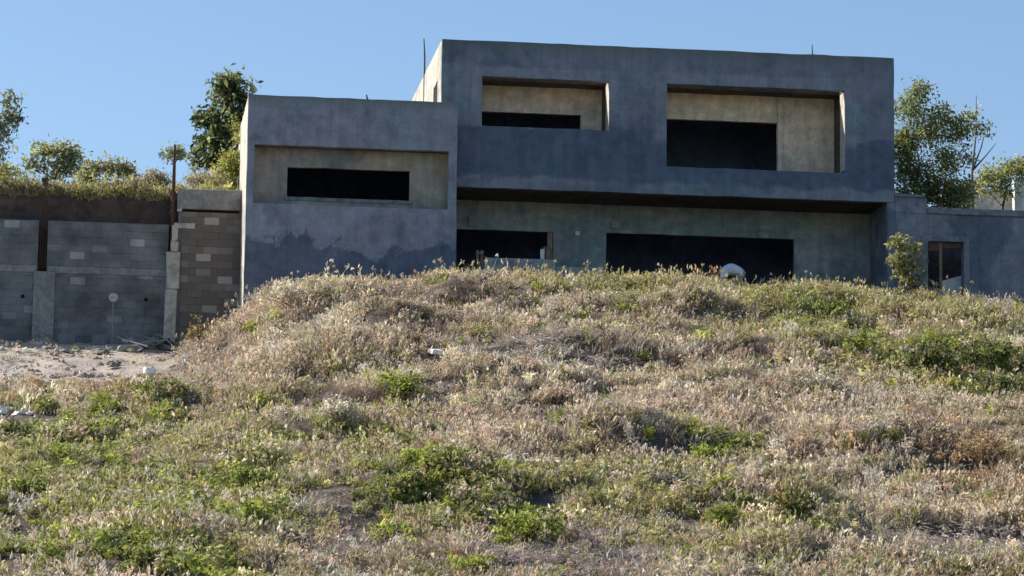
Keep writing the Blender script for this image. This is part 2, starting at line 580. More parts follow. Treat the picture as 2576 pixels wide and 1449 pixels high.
b_ = MB(); b_.box(LX0 + 0.2, LX1 - 0.001, -0.15, 0.12, lr[2] - 0.25, lr[2] - 0.012); b_.build('recess_ledge', M['wing'], house)
b_ = MB(); b_.box(lr[1] + 0.012, LX1, -0.15, 0.12, lr[2] - 0.012, 3.235); b_.build('recess_jamb', M['wingrecess'], house)
b_ = MB(); b_.box(LX0 + 0.2, lr[0] - 0.012, -0.15, 0.12, lr[2] - 0.012, 3.235); b_.build('recess_jamb', M['wingrecess'], house)
b_ = MB(); b_.box(lwx0 - 0.09, lwx1 + 0.09, 0.09, 0.123, lwz0 - 0.10, lwz0 - 0.005); b_.build('window_sill', M['cap'], house)
b_ = MB(); b_.box(LX0 + 0.2, UX0 - 0.005, -0.15, 5.0, 4.12, 4.30); b_.build('wing_roof_slab', M['cap'], house)
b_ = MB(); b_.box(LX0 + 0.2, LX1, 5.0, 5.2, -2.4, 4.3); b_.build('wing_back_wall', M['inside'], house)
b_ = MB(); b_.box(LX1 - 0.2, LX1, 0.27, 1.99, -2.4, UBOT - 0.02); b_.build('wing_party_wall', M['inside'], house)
# upper block ---------------------------------------------------------
h1 = (-0.88, 2.59, Z(1370, 322, 0), 5.38)
h2 = (4.17, 9.11, Z(1900, 427, 0), 5.39)
cells('upper_front_wall', (UX0, UX1), (UBOT, UTOP), [h1, h2, (UX0, LX1, UBOT, 4.31)], 0.0, 0.2, XZ, M['front'], house, label='dark grey upper front wall with two large balcony openings')
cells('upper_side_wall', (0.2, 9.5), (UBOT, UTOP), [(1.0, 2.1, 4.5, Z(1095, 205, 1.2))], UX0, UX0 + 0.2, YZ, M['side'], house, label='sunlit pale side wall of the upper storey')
b_ = MB(); b_.box(UX1 - 0.2, UX1, 0.2, 9.5, UBOT, UTOP); b_.build('upper_end_wall', M['front'], house)
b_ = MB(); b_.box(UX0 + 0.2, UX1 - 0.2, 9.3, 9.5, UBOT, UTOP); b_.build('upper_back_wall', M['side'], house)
BK = 1.35
d1 = (-1.5, X(1460, 300, BK), UBOT + 0.25, Z(1336, 285, BK))
d2 = (3.9, X(1955, 360, BK), UBOT + 0.25, Z(1816, 304, BK))
cells('balcony_back_wall', (UX0 + 0.2, UX1 - 0.2), (UBOT + 0.2, 5.43), [d1, d2], BK, BK + 0.15, XZ, M['recess'], house, label='warm beige plastered back wall of the balconies with dark doorways')
b_ = MB(); b_.box(d2[1], d2[1] + 0.13, BK - 0.035, BK - 0.001, UBOT + 0.2, 5.42); b_.build('door_jamb', M['recess'], house)
for x in (h1[1] + 0.012, h2[1] + 0.012):
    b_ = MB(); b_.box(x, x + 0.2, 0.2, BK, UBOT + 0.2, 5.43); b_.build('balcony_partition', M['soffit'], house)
    b_ = MB(); b_.box(x - 0.022, x - 0.006, 0.012, 0.55, (4.02 if x < 4 else 3.2), 5.37); b_.build('jamb_sun_strip', M['side'], house)  # added pale strip that makes up the bright sunlit edge of the jamb
b_ = MB(); b_.box(h2[0] - 0.25, h2[0] - 0.012, 0.2, BK, UBOT + 0.2, 5.43); b_.build('balcony_partition', M['recess'], house)
cells('roof_slab', (UX0 + 0.2, UX1 - 0.2), (0.2, 9.3), [(h1[0] - 0.1, h1[1] + 0.012, 0.2, 0.76), (h2[0], h2[1] + 0.012, 0.2, 0.76)], 5.43, 5.60, XY, M['soffit'], house, step=2.0)  # unseen front slots, added to let sun and skylight into the recesses
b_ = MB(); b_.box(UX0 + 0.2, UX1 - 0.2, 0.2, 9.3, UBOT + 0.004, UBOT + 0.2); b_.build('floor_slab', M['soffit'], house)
# ground floor --------------------------------------------------------
g1 = (X(1148, 620, 2), 1.39, FLOOR + 0.03, 1.53)
g2 = (2.86, 8.15, FLOOR + 0.03, 1.57)
cells('ground_floor_wall', (LX1 - 0.2, UX1), (-1.6, UBOT), [g1, g2], 2.0, 2.2, XZ, M['ground'], house, label='ground-floor wall set back under the overhang with two wide black openings')
b_ = MB(); b_.box(UX1 - 0.2, UX1, 0.004, 2.0, -1.6, UBOT - 0.004); b_.build('wing_wall', M['annex'], house)
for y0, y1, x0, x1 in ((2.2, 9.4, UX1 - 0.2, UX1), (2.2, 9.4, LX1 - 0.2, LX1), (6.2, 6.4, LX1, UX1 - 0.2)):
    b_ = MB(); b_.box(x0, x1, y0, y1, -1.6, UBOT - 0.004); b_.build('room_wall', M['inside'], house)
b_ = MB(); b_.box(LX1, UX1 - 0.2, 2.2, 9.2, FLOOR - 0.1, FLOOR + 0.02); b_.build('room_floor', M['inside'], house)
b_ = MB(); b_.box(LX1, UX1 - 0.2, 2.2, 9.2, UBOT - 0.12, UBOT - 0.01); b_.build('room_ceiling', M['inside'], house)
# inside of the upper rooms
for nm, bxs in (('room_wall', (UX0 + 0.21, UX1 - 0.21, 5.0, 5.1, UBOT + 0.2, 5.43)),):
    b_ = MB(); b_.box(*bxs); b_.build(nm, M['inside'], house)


def facebox(px, py, w, h, Y, mat, name, t=0.06):
    p = P(px, py, Y)
    q = MB(); q.box(p.x - w / 2, p.x + w / 2, Y - t, Y - 0.002, p.z - h / 2, p.z + h / 2)
    q.box(p.x - w * 0.36, p.x + w * 0.36, Y - t - 0.012, Y - t, p.z - h * 0.36, p.z + h * 0.36)
    return q.build(name, mat, house, bevel=0.006)


facebox(1189, 558, 0.26, 0.28, 2.0, M['box'], 'junction_box')
facebox(1548, 566, 0.26, 0.22, 2.0, M['box'], 'junction_box')
facebox(1919, 588, 0.32, 0.26, 2.0, M['slab'], 'junction_box')
facebox(1452, 588, 0.13, 0.13, 2.0, M['whitebox'], 'wall_switch')


def rod(px, py0, py1, Y, r, lean=0.0, base=0.0):
    a, b2 = P(px, py1, Y), P(px + lean, py0, Y)
    q = MB(); q.tube([a - Vector((0, 0, base)), a.lerp(b2, 0.5) + Vector((0.01, 0, 0)), b2], [r, r * 0.85, r * 0.5], 6)
    return q.build('reinforcing_rod', M['rod'], house)


rod(1068, 97, 185, 4.6, 0.03, -2, 1.6)
rod(2042, 112, 150, 0.6, 0.022, 0, 0.8)
rod(633, 214, 250, 0.4, 0.02, 2, 0.4)
rod(925, 238, 262, 0.3, 0.035, -4, 0.4)

# concrete step in front of the left opening
st = MB()
a, b2 = P(1221, 648, -0.9), P(1397, 655, -0.9)
st.box(a.x, b2.x, -0.9, 0.9, FLOOR - 0.5, a.z, 0.015, 3)
st.box(b2.x, X(1505, 665, -0.9), -0.82, 0.9, FLOOR - 0.5, a.z - 0.16, 0.015, 4)
tag(st.build('entrance_step', M['slab'], bevel=0.02), 'pale grey concrete step slab below the left ground-floor opening', 'step')

# ------------------------------------------------------------------ annex on the right
annex = empty('annex_wall', (13.0, 0.1, -1.0))
tag(annex, 'dark grey rendered garden wall with a doorway joining the right end of the house', 'wall')
ax0 = UX1 + 0.004
dz1 = Z(2378, 608, 0.02)
dx0, dx1 = X(2333, 660, 0.02), X(2423, 660, 0.02)
cells('wall', (ax0, 19.0), (-1.9, 2.06), [(dx0, dx1, -1.5, dz1)], 0.02, 0.24, XZ, M['annex'], annex)
q = MB(); q.box(ax0, X(2332, 500, 0), 0.0, 0.30, 2.06, 2.50, 0.01, 3); q.build('pier_top', M['annex'], annex, bevel=0.02)
q = MB(); q.box(X(2332, 500, 0) + 0.004, 19.0, -0.03, 0.30, 2.064, 2.24, 0.01, 9); q.build('coping', M['cap'], annex, bevel=0.02)
q = MB(); q.box(ax0, X(2332, 500, 0) - 0.08, -0.03, 0.32, 2.503, 2.58, 0.01, 9); q.build('coping', M['cap'], annex, bevel=0.02)
for (u0_, u1_, z0, z1) in ((dx0 - 0.16, dx0 - 0.004, -1.5, dz1 + 0.15), (dx1 + 0.004, dx1 + 0.16, -1.5, dz1 + 0.15), (dx0, dx1, dz1 + 0.004, dz1 + 0.15)):
    q = MB(); q.box(u0_, u1_, -0.01, 0.019, z0, z1, 0.004, 2); q.build('door_surround', M['cap'], annex)
px0 = X(2362, 660, 0.12)
q = MB(); q.box(px0, px0 + 0.07, 0.09, 0.16, -1.5, dz1 - 0.005); q.build('door_post', M['wood'], annex)
q = MB(); q.box(dx0 + 0.005, px0 - 0.003, 0.10, 0.14, dz1 - 0.26, dz1 - 0.005); q.box(px0 + 0.073, dx1 - 0.005, 0.10, 0.14, dz1 - 0.16, dz1 - 0.006); q.build('door_header', M['darkwood'], annex)
# things seen inside the doorway
bm = bmesh.new()
hx = [dx0 - 1.6 + 0.22 * i for i in range(20)]
hp = [(2.2, -1.6), (2.25, -0.6), (2.4, 0.1), (2.55, 0.35), (3.0, 0.75), (3.1, 1.25), (3.3, 1.75), (3.8, 1.95), (5.0, 1.9), (6.0, -1.0)]
hv = [[bm.verts.new((x, y + 0.25 * mnoise.noise(Vector((x * 1.3, z * 1.7, 1))), z + 0.22 * mnoise.noise(Vector((x * 1.1, y, 5))) * (z > -1))) for x in hx] for y, z in hp]
for k in range(len(hp) - 1):
    for i in range(len(hx) - 1):
        bm.faces.new([hv[k][i], hv[k][i + 1], hv[k + 1][i + 1], hv[k + 1][i]])
me = bpy.data.meshes.new('soil_heap'); bm.to_mesh(me); bm.free()
tag(link('soil_heap', me, M['earth'], smooth=True), 'heap of brown soil seen through the annex doorway', 'soil heap')
w_ = MB()
bx0, bx1 = X(2368, 730, 0.4), X(2424, 730, 0.4)
w_.add([(bx0, 0.32, -1.5), (bx1 + 0.02, 0.32, -1.5), (bx1 + 0.02, 0.55, Z(2424, 690, 0.4)), (bx0, 0.55, Z(2368, 706, 0.4)),
        (bx0, 0.36, -1.5), (bx1 + 0.02, 0.36, -1.5), (bx1 + 0.02, 0.59, Z(2424, 690, 0.4)), (bx0, 0.59, Z(2368, 706, 0.4))],
       [(0, 1, 2, 3), (7, 6, 5, 4), (0, 4, 5, 1), (1, 5, 6, 2), (2, 6, 7, 3), (3, 7, 4, 0)])
tag(w_.build('sun_patch_board', M['board']), 'white board with a slanting top standing in for a sun patch inside the annex doorway', 'board')  # pale board put in for the patch of sunlight in the doorway


# ------------------------------------------------------------------ block walls on the left
def blockmesh():
    bm = bmesh.new()
    bmesh.ops.create_cube(bm, size=1.0)
    bmesh.ops.scale(bm, vec=(0.399, 0.19, 0.1985), verts=bm.verts)
    bmesh.ops.bevel(bm, geom=bm.edges[:], offset=0.004, segments=1, affect='EDGES')
    me = bpy.data.meshes.new('block')
    bm.to_mesh(me)
    bm.free()
    return me


BLK, BLK2 = blockmesh(), blockmesh()
BLK.materials.append(M['block'])
BLK2.materials.append(M['brownblock'])
half = {}


def lay(parent, x0, x1, z0, z1, Y, base, skip=()):
    row = 0
    z = z0
    rr = random.Random(int(z0 * 100) + 5)
    while z < z1 - 0.06:
        hh = min(0.2, z1 - z)
        x = x0
        first = True
        while x < x1 - 0.05:
            w = 0.2 if (first and row % 2) else 0.4
            w = min(w, x1 - x)
            first = False
            if not any(a < x + w / 2 < b2 and c_ < z + 0.1 < d_ for a, b2, c_, d_ in skip):
                o = bpy.data.objects.new('block', base)
                COL.objects.link(o)
                o.parent = parent
                o.matrix_parent_inverse = Matrix.Translation(-Vector(parent.location))
                o.location = (x + w / 2, Y + 0.095 + rr.uniform(-0.008, 0.008), z + hh / 2)
                o.scale = (w / 0.4, 1, hh / 0.2)
                o.rotation_euler = (rr.uniform(-.012, .012), rr.uniform(-.008, .008), rr.uniform(-.012, .012))
            x += w
        z += hh
        row += 1


wall = empty('block_retaining_wall', (-12.0, WY, -1.9))
tag(wall, 'long grey concrete block retaining wall below the dark earth bank on the left', 'wall')
wx1 = X(421, 700, WY)
sx0, sx1 = X(96, 620, WY), X(119, 620, WY)            # unfilled column slot
cx0, cx1 = X(82, 780, WY), X(136, 780, WY)            # poured stub below it
WT, BM0, BM1 = 1.38, -0.06, 0.14
lay(wall, -14.9, sx0, BM1, WT, WY, BLK)
lay(wall, sx1, wx1, BM1, WT, WY, BLK)
lay(wall, -14.9, cx0, -1.95, BM0, WY, BLK, [])
lay(wall, cx1, wx1, -1.95, BM0, WY, BLK, [])
q = MB(); q.box(-14.9, sx0, WY + 0.02, WY + 0.17, -2.3, WT - 0.01); q.box(sx1, wx1, WY + 0.02, WY + 0.17, -2.3, WT - 0.01); q.build('mortar_core', M['mortar'], wall)
q = MB(); q.box(-14.9, sx0 - 0.02, WY - 0.012, WY + 0.018, BM0 + 0.005, BM1 - 0.005, 0.006, 1); q.box(sx1 + 0.02, wx1, WY - 0.012, WY + 0.018, BM0 + 0.005, BM1 - 0.005, 0.006, 2)
q.build('tie_beam', M['stub'], wall, bevel=0.01)
q = MB(); q.box(cx0, cx1, WY - 0.05, WY + 0.2, -2.3, Z(108, 683, WY), 0.01, 5); q.build('column_stub', M['stub'], wall, bevel=0.02)
q = MB()
for k in (0.2, 0.5, 0.8):
    xx = sx0 + (sx1 - sx0) * k
    q.tube([(xx, WY + 0.1, 0.1), (xx + 0.01, WY + 0.1, 1.0), (xx, WY + 0.12, 2.2 + k * 0.2)], [0.014] * 3, 5)
q.build('column_rebar', M['rust'], wall)
for (hx, hy) in ((57, 745), (367, 753)):
    p = P(hx, hy, WY - 0.03)
    q = MB(); q.tube([(p.x, WY - 0.012, p.z), (p.x, WY + 0.0, p.z)], [0.055, 0.055], 8); q.build('weep_hole', M['hole'], wall)  # flat disc coloured black as the shade of a hole

# block pier and shorter wall next to the house
wall2 = empty('block_end_wall', (-8.0, WY, -1.9))
tag(wall2, 'short brownish block wall with a broken concrete column between the rusty post and the house', 'wall')
ex0, ex1 = X(455, 650, WY), LX0 - 0.005
lay(wall2, ex0, ex1, -2.0, 1.74, WY, BLK2)
q = MB(); q.box(ex0 - 0.1, ex1, WY + 0.02, WY + 0.17, -2.3, 1.73); q.build('mortar_core', M['mortar'], wall2)
q = MB(); q.box(X(447, 500, WY), ex1, WY, WY + 0.2, Z(520, 527, WY), Z(520, 476, WY), 0.015, 4); q.build('top_beam', M['stub'], wall2, bevel=0.02)
q = MB(); q.box(X(447, 500, WY), X(447, 500, WY) + 0.12, WY - 0.02, WY + 0.2, 1.74, Z(520, 527, WY) - 0.004, 0.01, 4); q.build('beam_prop', M['column'], wall2)
q = MB(); q.box(X(438, 575, WY), X(490, 575, WY), WY - 0.06, WY - 0.003, Z(460, 575, WY), Z(460, 562, WY), 0.01, 4); q.build('ledge', M['column'], wall2)
for (a0, a1, y0, y1, s_) in ((411, 441, 860, 728, 0.10), (417, 452, 727, 632, 0.09), (429, 448, 631, 607, 0.13), (433, 446, 606, 564, 0.10)):
    q = MB(); q.box(X(a0, y0, WY - s_), X(a1, y0, WY - s_), WY - s_, WY + 0.1, Z(a0, y0, WY - s_) + 0.003 - (0.3 if y0 == 860 else 0), Z(a0, y1, WY - s_), 0.02, a0)
    q.build('column', M['column'], wall2, bevel=0.015)

post = MB()
pb, pt = P(431, 640, WY + 0.06), P(440, 364, WY + 0.06)
post.tube([pb, pb.lerp(pt, 0.4), pb.lerp(pt, 0.7), pt], [0.055, 0.055, 0.05, 0.03], 6)
post.tube([pb + Vector((0.09, 0.02, 1.0)), pt + Vector((-0.12, 0.02, -1.2))], [0.025, 0.02], 5)
tag(post.build('rusty_post', M['rust']), 'tall thin rust-brown post rising above the block wall beside the column', 'post')
post = MB()
PY = WY + 0.55
p = P(112, 505, PY)
post.box(p.x - 0.07, p.x + 0.07, PY - 0.07, PY + 0.1, p.z - 0.3, Z(112, 455, PY), 0.015, 2)
post.box(p.x - 0.1, p.x + 0.1, PY - 0.09, PY + 0.12, Z(112, 455, PY) + 0.002, Z(112, 448, PY), 0.01, 3)
tag(post.build('fence_post', M['darkwood'], bevel=0.01), 'short dark wooden post stub on the bank above the column slot', 'post')


# ------------------------------------------------------------------ ground cover
def proto(name, mb):
    me = mb.mesh(name)
    me.materials.append(M['cover'])
    return bpy.data.objects.new(name, me)


def blade(mb, rr, x, y, h, w, lean, az, z0=-0.03, segs=3):
    dx, dy = math.cos(az), math.sin(az)
    fx, fy = -math.sin(az + rr.uniform(-.7, .7)), math.cos(az + rr.uniform(-.7, .7))
    vs, fs = [], []
    for k in range(segs + 1):
        a = k / segs
        o = lean * a * a
        ww = w * (1 - a * 0.85) * 0.5
        cx, cy, cz = x + dx * o, y + dy * o, z0 + h * (a - 0.25 * a * a * min(1, lean / h))
        vs += [(cx - fx * ww, cy - fy * ww, cz), (cx + fx * ww, cy + fy * ww, cz)]
        if k: fs.append((2 * k - 2, 2 * k - 1, 2 * k + 1, 2 * k))
    mb.add(vs, fs)
    return Vector((cx, cy, cz)), Vector((dx * lean, dy * lean, h)).normalized()


def bit(mb, rr, c, d, l, w):
    """a small leaf, seed head or flake: a bent rhombus"""
    d = Vector(d).normalized()
    s = d.cross(Vector((rr.gauss(0, 1), rr.gauss(0, 1), rr.gauss(0, 1)))).normalized()
    n = d.cross(s)
    c = Vector(c)
    mb.add([c - d * l * 0.5, c + s * w * 0.5 + n * w * 0.15, c + d * l * 0.5, c - s * w * 0.5 + n * w * 0.15], [(0, 1, 2, 3)])


def dry_tuft(seed, n, h, spread, heads):
    rr = random.Random(seed)
    mb = MB()
    for i in range(n):
        az = rr.uniform(0, 6.283)
        r_ = spread * math.sqrt(rr.random()) * 0.6
        hh = h * rr.uniform(0.45, 1.1)
        tip, d = blade(mb, rr, r_ * math.cos(az), r_ * math.sin(az), hh, rr.uniform(0.008, 0.015), hh * rr.uniform(0.15, 0.9), az + rr.uniform(-.6, .6))
        if rr.random() < heads:
            for k in range(3):
                bit(mb, rr, tip + Vector((rr.gauss(0, .012), rr.gauss(0, .012), rr.uniform(-.05, .03))), d + Vector((rr.gauss(0, .4), rr.gauss(0, .4), 0)), rr.uniform(.05, .10), rr.uniform(.022, .04))
    return mb


def fluff(seed, n, h, spread):
    """dry weed: fine stems with many small pale leaves and seed heads"""
    rr = random.Random(seed)
    mb = MB()
    for i in range(n):
        az = rr.uniform(0, 6.283)
        hh = h * rr.uniform(0.5, 1.1)
        ln = spread * rr.uniform(0.2, 1.0)
        tip, d = blade(mb, rr, 0.05 * math.cos(az), 0.05 * math.sin(az), hh, 0.009, ln, az, segs=2)
        for k in range(9):
            a = rr.uniform(0.35, 1.05)
            p = Vector((math.cos(az) * ln * a * a, math.sin(az) * ln * a * a, hh * a)) + Vector((rr.gauss(0, .03), rr.gauss(0, .03), rr.gauss(0, .025)))
            bit(mb, rr, p, Vector((rr.gauss(0, 1), rr.gauss(0, 1), rr.gauss(0.6, .8))), rr.uniform(.05, .105), rr.uniform(.022, .046))
    return mb


def weed(seed, n, h, spread, leaf):
    rr = random.Random(seed)
    mb = MB()
    for i in range(n):
        az = rr.uniform(0, 6.283)
        hh = h * rr.uniform(0.4, 1.1)
        ln = spread * rr.uniform(0.1, 1.0)
        blade(mb, rr, 0.03 * math.cos(az), 0.03 * math.sin(az), hh, 0.012, ln, az, segs=2)
        for k in range(9):
            a = rr.uniform(0.25, 1.05)
            p = Vector((math.cos(az) * ln * a * a, math.sin(az) * ln * a * a, hh * a)) + Vector((rr.gauss(0, .04), rr.gauss(0, .04), rr.gauss(0, .02)))
            q = rr.uniform(0, 6.283)
            bit(mb, rr, p, Vector((math.cos(q), math.sin(q), rr.uniform(-.3, .7))), leaf * rr.uniform(.6, 1.3), leaf * rr.uniform(.35, .75))
    return mb


def litter(seed):
    rr = random.Random(seed)
    mb = MB()
    for i in range(26):
        p = (rr.gauss(0, .16), rr.gauss(0, .16), rr.uniform(0.0, 0.05))
        q = rr.uniform(0, 6.283)
        l = rr.uniform(.04, .2)
        bit(mb, rr, p, Vector((math.cos(q), math.sin(q), rr.uniform(-.1, .35))), l, rr.uniform(.012, .03) + (0.02 if l < .08 else 0))
    return mb


def pebbles(seed):
    rr = random.Random(seed)
    mb = MB()
    for i in range(7):
        c, r_ = Vector((rr.gauss(0, .16), rr.gauss(0, .16), 0.01)), rr.uniform(.015, .06)
        hh = r_ * rr.uniform(.5, 1.0)
        rows = []
        for zz, k_ in ((0.0, 1.0), (0.65, .95), (1.0, .5)):
            rows += [c + Vector((math.cos(q) * r_ * k_ * rr.uniform(.75, 1.2), math.sin(q) * r_ * k_ * rr.uniform(.75, 1.2), hh * zz * rr.uniform(.8, 1.15))) for q in [k * 1.047 for k in range(6)]]
        mb.add(rows, [(a6 + k, a6 + (k + 1) % 6, a6 + 6 + (k + 1) % 6, a6 + 6 + k) for a6 in (0, 6) for k in range(6)] + [(12, 13, 14, 15, 16, 17)])
    return mb


def mat_clump(seed):
    """matted old grass lying over"""
    rr = random.Random(seed)
    mb = MB()
    for i in range(34):
        az = rr.gauss(-1.2, 0.7)
        hh = rr.uniform(0.08, 0.24)
        blade(mb, rr, rr.gauss(0, .14), rr.gauss(0, .12), hh, rr.uniform(0.012, 0.022), rr.uniform(.15, .38), az)
    return mb


coll = bpy.data.collections.new('ground_cover_kinds')
KIND = {}
idx = 0
for key, makers in (('a_tuft', [dry_tuft(i, 28, 0.32, 0.20, 0.5) for i in range(5)]),
                    ('b_fluff', [fluff(20 + i, 13, 0.30, 0.22) for i in range(5)]),
                    ('c_weed', [weed(40 + i, 11, 0.24, 0.22, 0.095) for i in range(4)]),
                    ('d_creeper', [weed(50 + i, 10, 0.12, 0.30, 0.095) for i in range(3)]),
                    ('e_litter', [litter(60 + i) for i in range(4)]),
                    ('f_mat', [mat_clump(70 + i) for i in range(4)]),
                    ('g_stalk', [dry_tuft(80 + i, 5, 0.55, 0.08, 1.0) for i in range(3)]),
                    ('h_pebble', [pebbles(90 + i) for i in range(4)])):
    KIND[key[2:]] = (idx, len(makers))
    for i, mb in enumerate(makers):
        coll.objects.link(proto('%s_%d' % (key, i), mb))
        idx += 1

# patches of the hillside: pixel centre, half sizes, strength, what grows there
FIELDS = ['pale', 'pink', 'brown', 'olive', 'green', 'bare', 'rust']
PATCH = [('pale', 740, 790, 170, 90, 1.2), ('pink', 1000, 700, 420, 40, 1.0), ('brown', 1080, 760, 200, 45, 1.0), ('brown', 1030, 840, 110, 45, 1.6),
         ('brown', 1560, 820, 160, 60, 0.9), ('olive', 1800, 740, 480, 60, 1.1), ('olive', 2250, 800, 380, 90, 0.8), ('green', 2120, 850, 130, 60, 0.9),
         ('green', 2420, 900, 220, 70, 1.2), ('brown', 1750, 890, 220, 50, 0.9), ('pale', 1400, 990, 330, 50, 0.9), ('pink', 1880, 1060, 260, 60, 1.1), ('pale', 2080, 980, 330, 45, 0.8),
         ('bare', 1350, 900, 260, 40, 0.8), ('pale', 960, 930, 160, 60, 0.7), ('pink', 1250, 1110, 130, 60, 1.0), ('brown', 850, 1010, 160, 80, 0.7), ('rust', 2480, 1180, 180, 110, 1.0),
         ('pink', 2150, 1120, 250, 60, 0.7), ('green', 1820, 1140, 130, 40, 0.9), ('olive', 700, 1080, 250, 80, 0.8), ('green', 130, 1120, 220, 70, 1.0), ('green', 330, 1010, 150, 35, 0.8),
         ('rust', 200, 985, 140, 25, 0.9), ('bare', 120, 925, 220, 30, 1.2), ('green', 250, 1290, 330, 110, 1.2), ('green', 620, 1270, 170, 90, 1.1), ('green', 1150, 1240, 260, 80, 1.1),
         ('green', 1320, 1330, 170, 60, 1.1), ('bare', 800, 1350, 150, 90, 1.2), ('bare', 1480, 1400, 260, 50, 1.2), ('olive', 1600, 1220, 240, 70, 0.8), ('olive', 1950, 1300, 220, 80, 1.0),
         ('pale', 2150, 1240, 140, 70, 1.0), ('green', 1830, 1280, 110, 60, 0.9), ('rust', 2000, 1260, 110, 40, 0.7), ('bare', 2350, 1390, 260, 60, 1.1), ('pale', 2250, 1310, 200, 50, 0.7),
         ('green', 300, 1400, 300, 60, 0.8), ('olive', 1700, 1380, 180, 40, 0.7), ('olive', 60, 1200, 120, 60, 0.7), ('olive', 320, 1240, 520, 190, 0.5), ('olive', 1600, 1270, 520, 90, 0.5), ('olive', 2200, 860, 420, 110, 0.5), ('brown', 1450, 1170, 180, 30, 0.7), ('green', 1010, 970, 60, 40, 1.0), ('pink', 540, 860, 130, 60, 1.0), ('bare', 450, 900, 90, 40, 0.6)]
PW = []
for f, a, b2, ra, rb, s_ in PATCH:
    c = T(a, b2)
    dist = (c - CAM).length
    lo, hi = T(a, min(b2 + rb, 1470)), T(a, max(b2 - rb, 690))
    PW.append((FIELDS.index(f), c.x, c.y, ra * dist / FPX, max(0.8, abs(hi.y - lo.y) / 2), s_))


def fields(x, y):
    wob = 0.9 * fbm(x / 1.7 + 40, y / 1.7, 3)
    F = np.full((len(FIELDS), len(x)), 0.10)
    boost = {3: 1.2, 4: 1.15, 5: 2.2, 2: 1.2, 0: 1.3, 1: 1.2}
    F[0] += 0.18; F[1] += 0.08; F[4] -= 0.05
    for k, cx, cy, rx, ry, s_ in PW:
        q = np.sqrt(((x - cx) / rx) ** 2 + ((y - cy) / ry) ** 2) + wob * 0.5
        F[k] += s_ * boost.get(k, 1.0) * (1 - sstep(0.45, 1.25, q))
    for k in range(len(FIELDS)):
        F[k] *= 0.3 + 1.4 * np.clip(0.5 + 1.2 * fbm(x / 1.8 + 31 * k, y / 1.8 - 7 * k, 3), 0, 1)
    return F / F.sum(0)


TINT = {'pale': (0.62, 0.54, 0.41), 'pink': (0.58, 0.475, 0.37), 'brown': (0.25, 0.20, 0.165), 'olive': (0.43, 0.405, 0.19), 'green': (0.25, 0.27, 0.085), 'bare': (0.42, 0.37, 0.325), 'rust': (0.42, 0.30, 0.18)}  # brown is old matted grass, also darkened for the shade on the humps
# which plants make up each patch: (kind, share, tint or None)
GROW = {'pale': [('tuft', .55), ('fluff', .22), ('stalk', .08), ('mat', .15)], 'pink': [('tuft', .55), ('fluff', .2), ('stalk', .10), ('mat', .15)],
        'brown': [('mat', .65), ('litter', .2), ('tuft', .15)], 'olive': [('tuft', .55), ('weed', .17), ('fluff', .2), ('stalk', .08)],
        'green': [('weed', .45), ('creeper', .3), ('tuft', .25)], 'bare': [('litter', .7), ('mat', .22), ('fluff', .08)], 'rust': [('tuft', .6), ('fluff', .25), ('stalk', .15)]}


def scatter(name, label, pts, kinds, tints, scl, tilt):
    me = bpy.data.meshes.new(name)
    me.vertices.add(len(pts))
    me.vertices.foreach_set('co', np.asarray(pts, np.float32).ravel())
    rot = np.stack([rng.normal(0, tilt, len(pts)), rng.normal(0, tilt, len(pts)), rng.uniform(0, 6.283, len(pts))], -1)
    for nm, ty, fld, v in (('rot', 'FLOAT_VECTOR', 'vector', rot), ('scl', 'FLOAT', 'value', scl), ('kind_index', 'INT', 'value', kinds)):
        at = me.attributes.new(nm, ty, 'POINT')
        at.data.foreach_set(fld, np.asarray(v, np.int32 if ty == 'INT' else np.float32).ravel())
    at = me.attributes.new('tint', 'FLOAT_COLOR', 'POINT')
    at.data.foreach_set('color', np.concatenate([tints, np.ones((len(pts), 1))], 1).astype(np.float32).ravel())
    me.materials.append(M['cover'])
    o = bpy.data.objects.new(name, me)
    COL.objects.link(o)
    ng = bpy.data.node_groups.new(name, 'GeometryNodeTree')
    ng.interface.new_socket('Geometry', in_out='INPUT', socket_type='NodeSocketGeometry')
    ng.interface.new_socket('Geometry', in_out='OUTPUT', socket_type='NodeSocketGeometry')
    n, l = ng.nodes, ng.links
    gi, go = n.new('NodeGroupInput'), n.new('NodeGroupOutput')
    ci = n.new('GeometryNodeCollectionInfo')
    ci.inputs['Collection'].default_value = coll
    ci.inputs['Separate Children'].default_value = True
    ci.inputs['Reset Children'].default_value = True
    ip = n.new('GeometryNodeInstanceOnPoints')
    ip.inputs['Pick Instance'].default_value = True
    l.new(gi.outputs[0], ip.inputs['Points'])
    l.new(ci.outputs[0], ip.inputs['Instance'])
    for nm, ty, sock in (('kind_index', 'INT', 'Instance Index'), ('rot', 'FLOAT_VECTOR', 'Rotation'), ('scl', 'FLOAT', 'Scale')):
        na = n.new('GeometryNodeInputNamedAttribute')
        na.data_type = ty
        na.inputs['Name'].default_value = nm
        if sock == 'Rotation':
            er = n.new('FunctionNodeEulerToRotation')
            l.new(na.outputs['Attribute'], er.inputs[0])
            l.new(er.outputs[0], ip.inputs[sock])
        else:
            l.new(na.outputs['Attribute'], ip.inputs[sock])
    l.new(ip.outputs[0], go.inputs[0])
    md = o.modifiers.new('cover', 'NODES')
    md.node_group = ng
    tag(o, label, kind='stuff')
    return o


def grow(n, xr, yr, keep, dens_noise=True):
    x = rng.uniform(*xr, n)
    y = rng.uniform(*yr, n)
    k = keep(x, y)
    if dens_noise:
        k &= rng.random(n) < np.clip(0.60 + 1.3 * fbm(x / 0.8, y / 0.8, 3) + 0.5 * fbm(x / 2.3 + 9, y / 2.3, 2), 0.06, 1)
    return x[k], y[k]


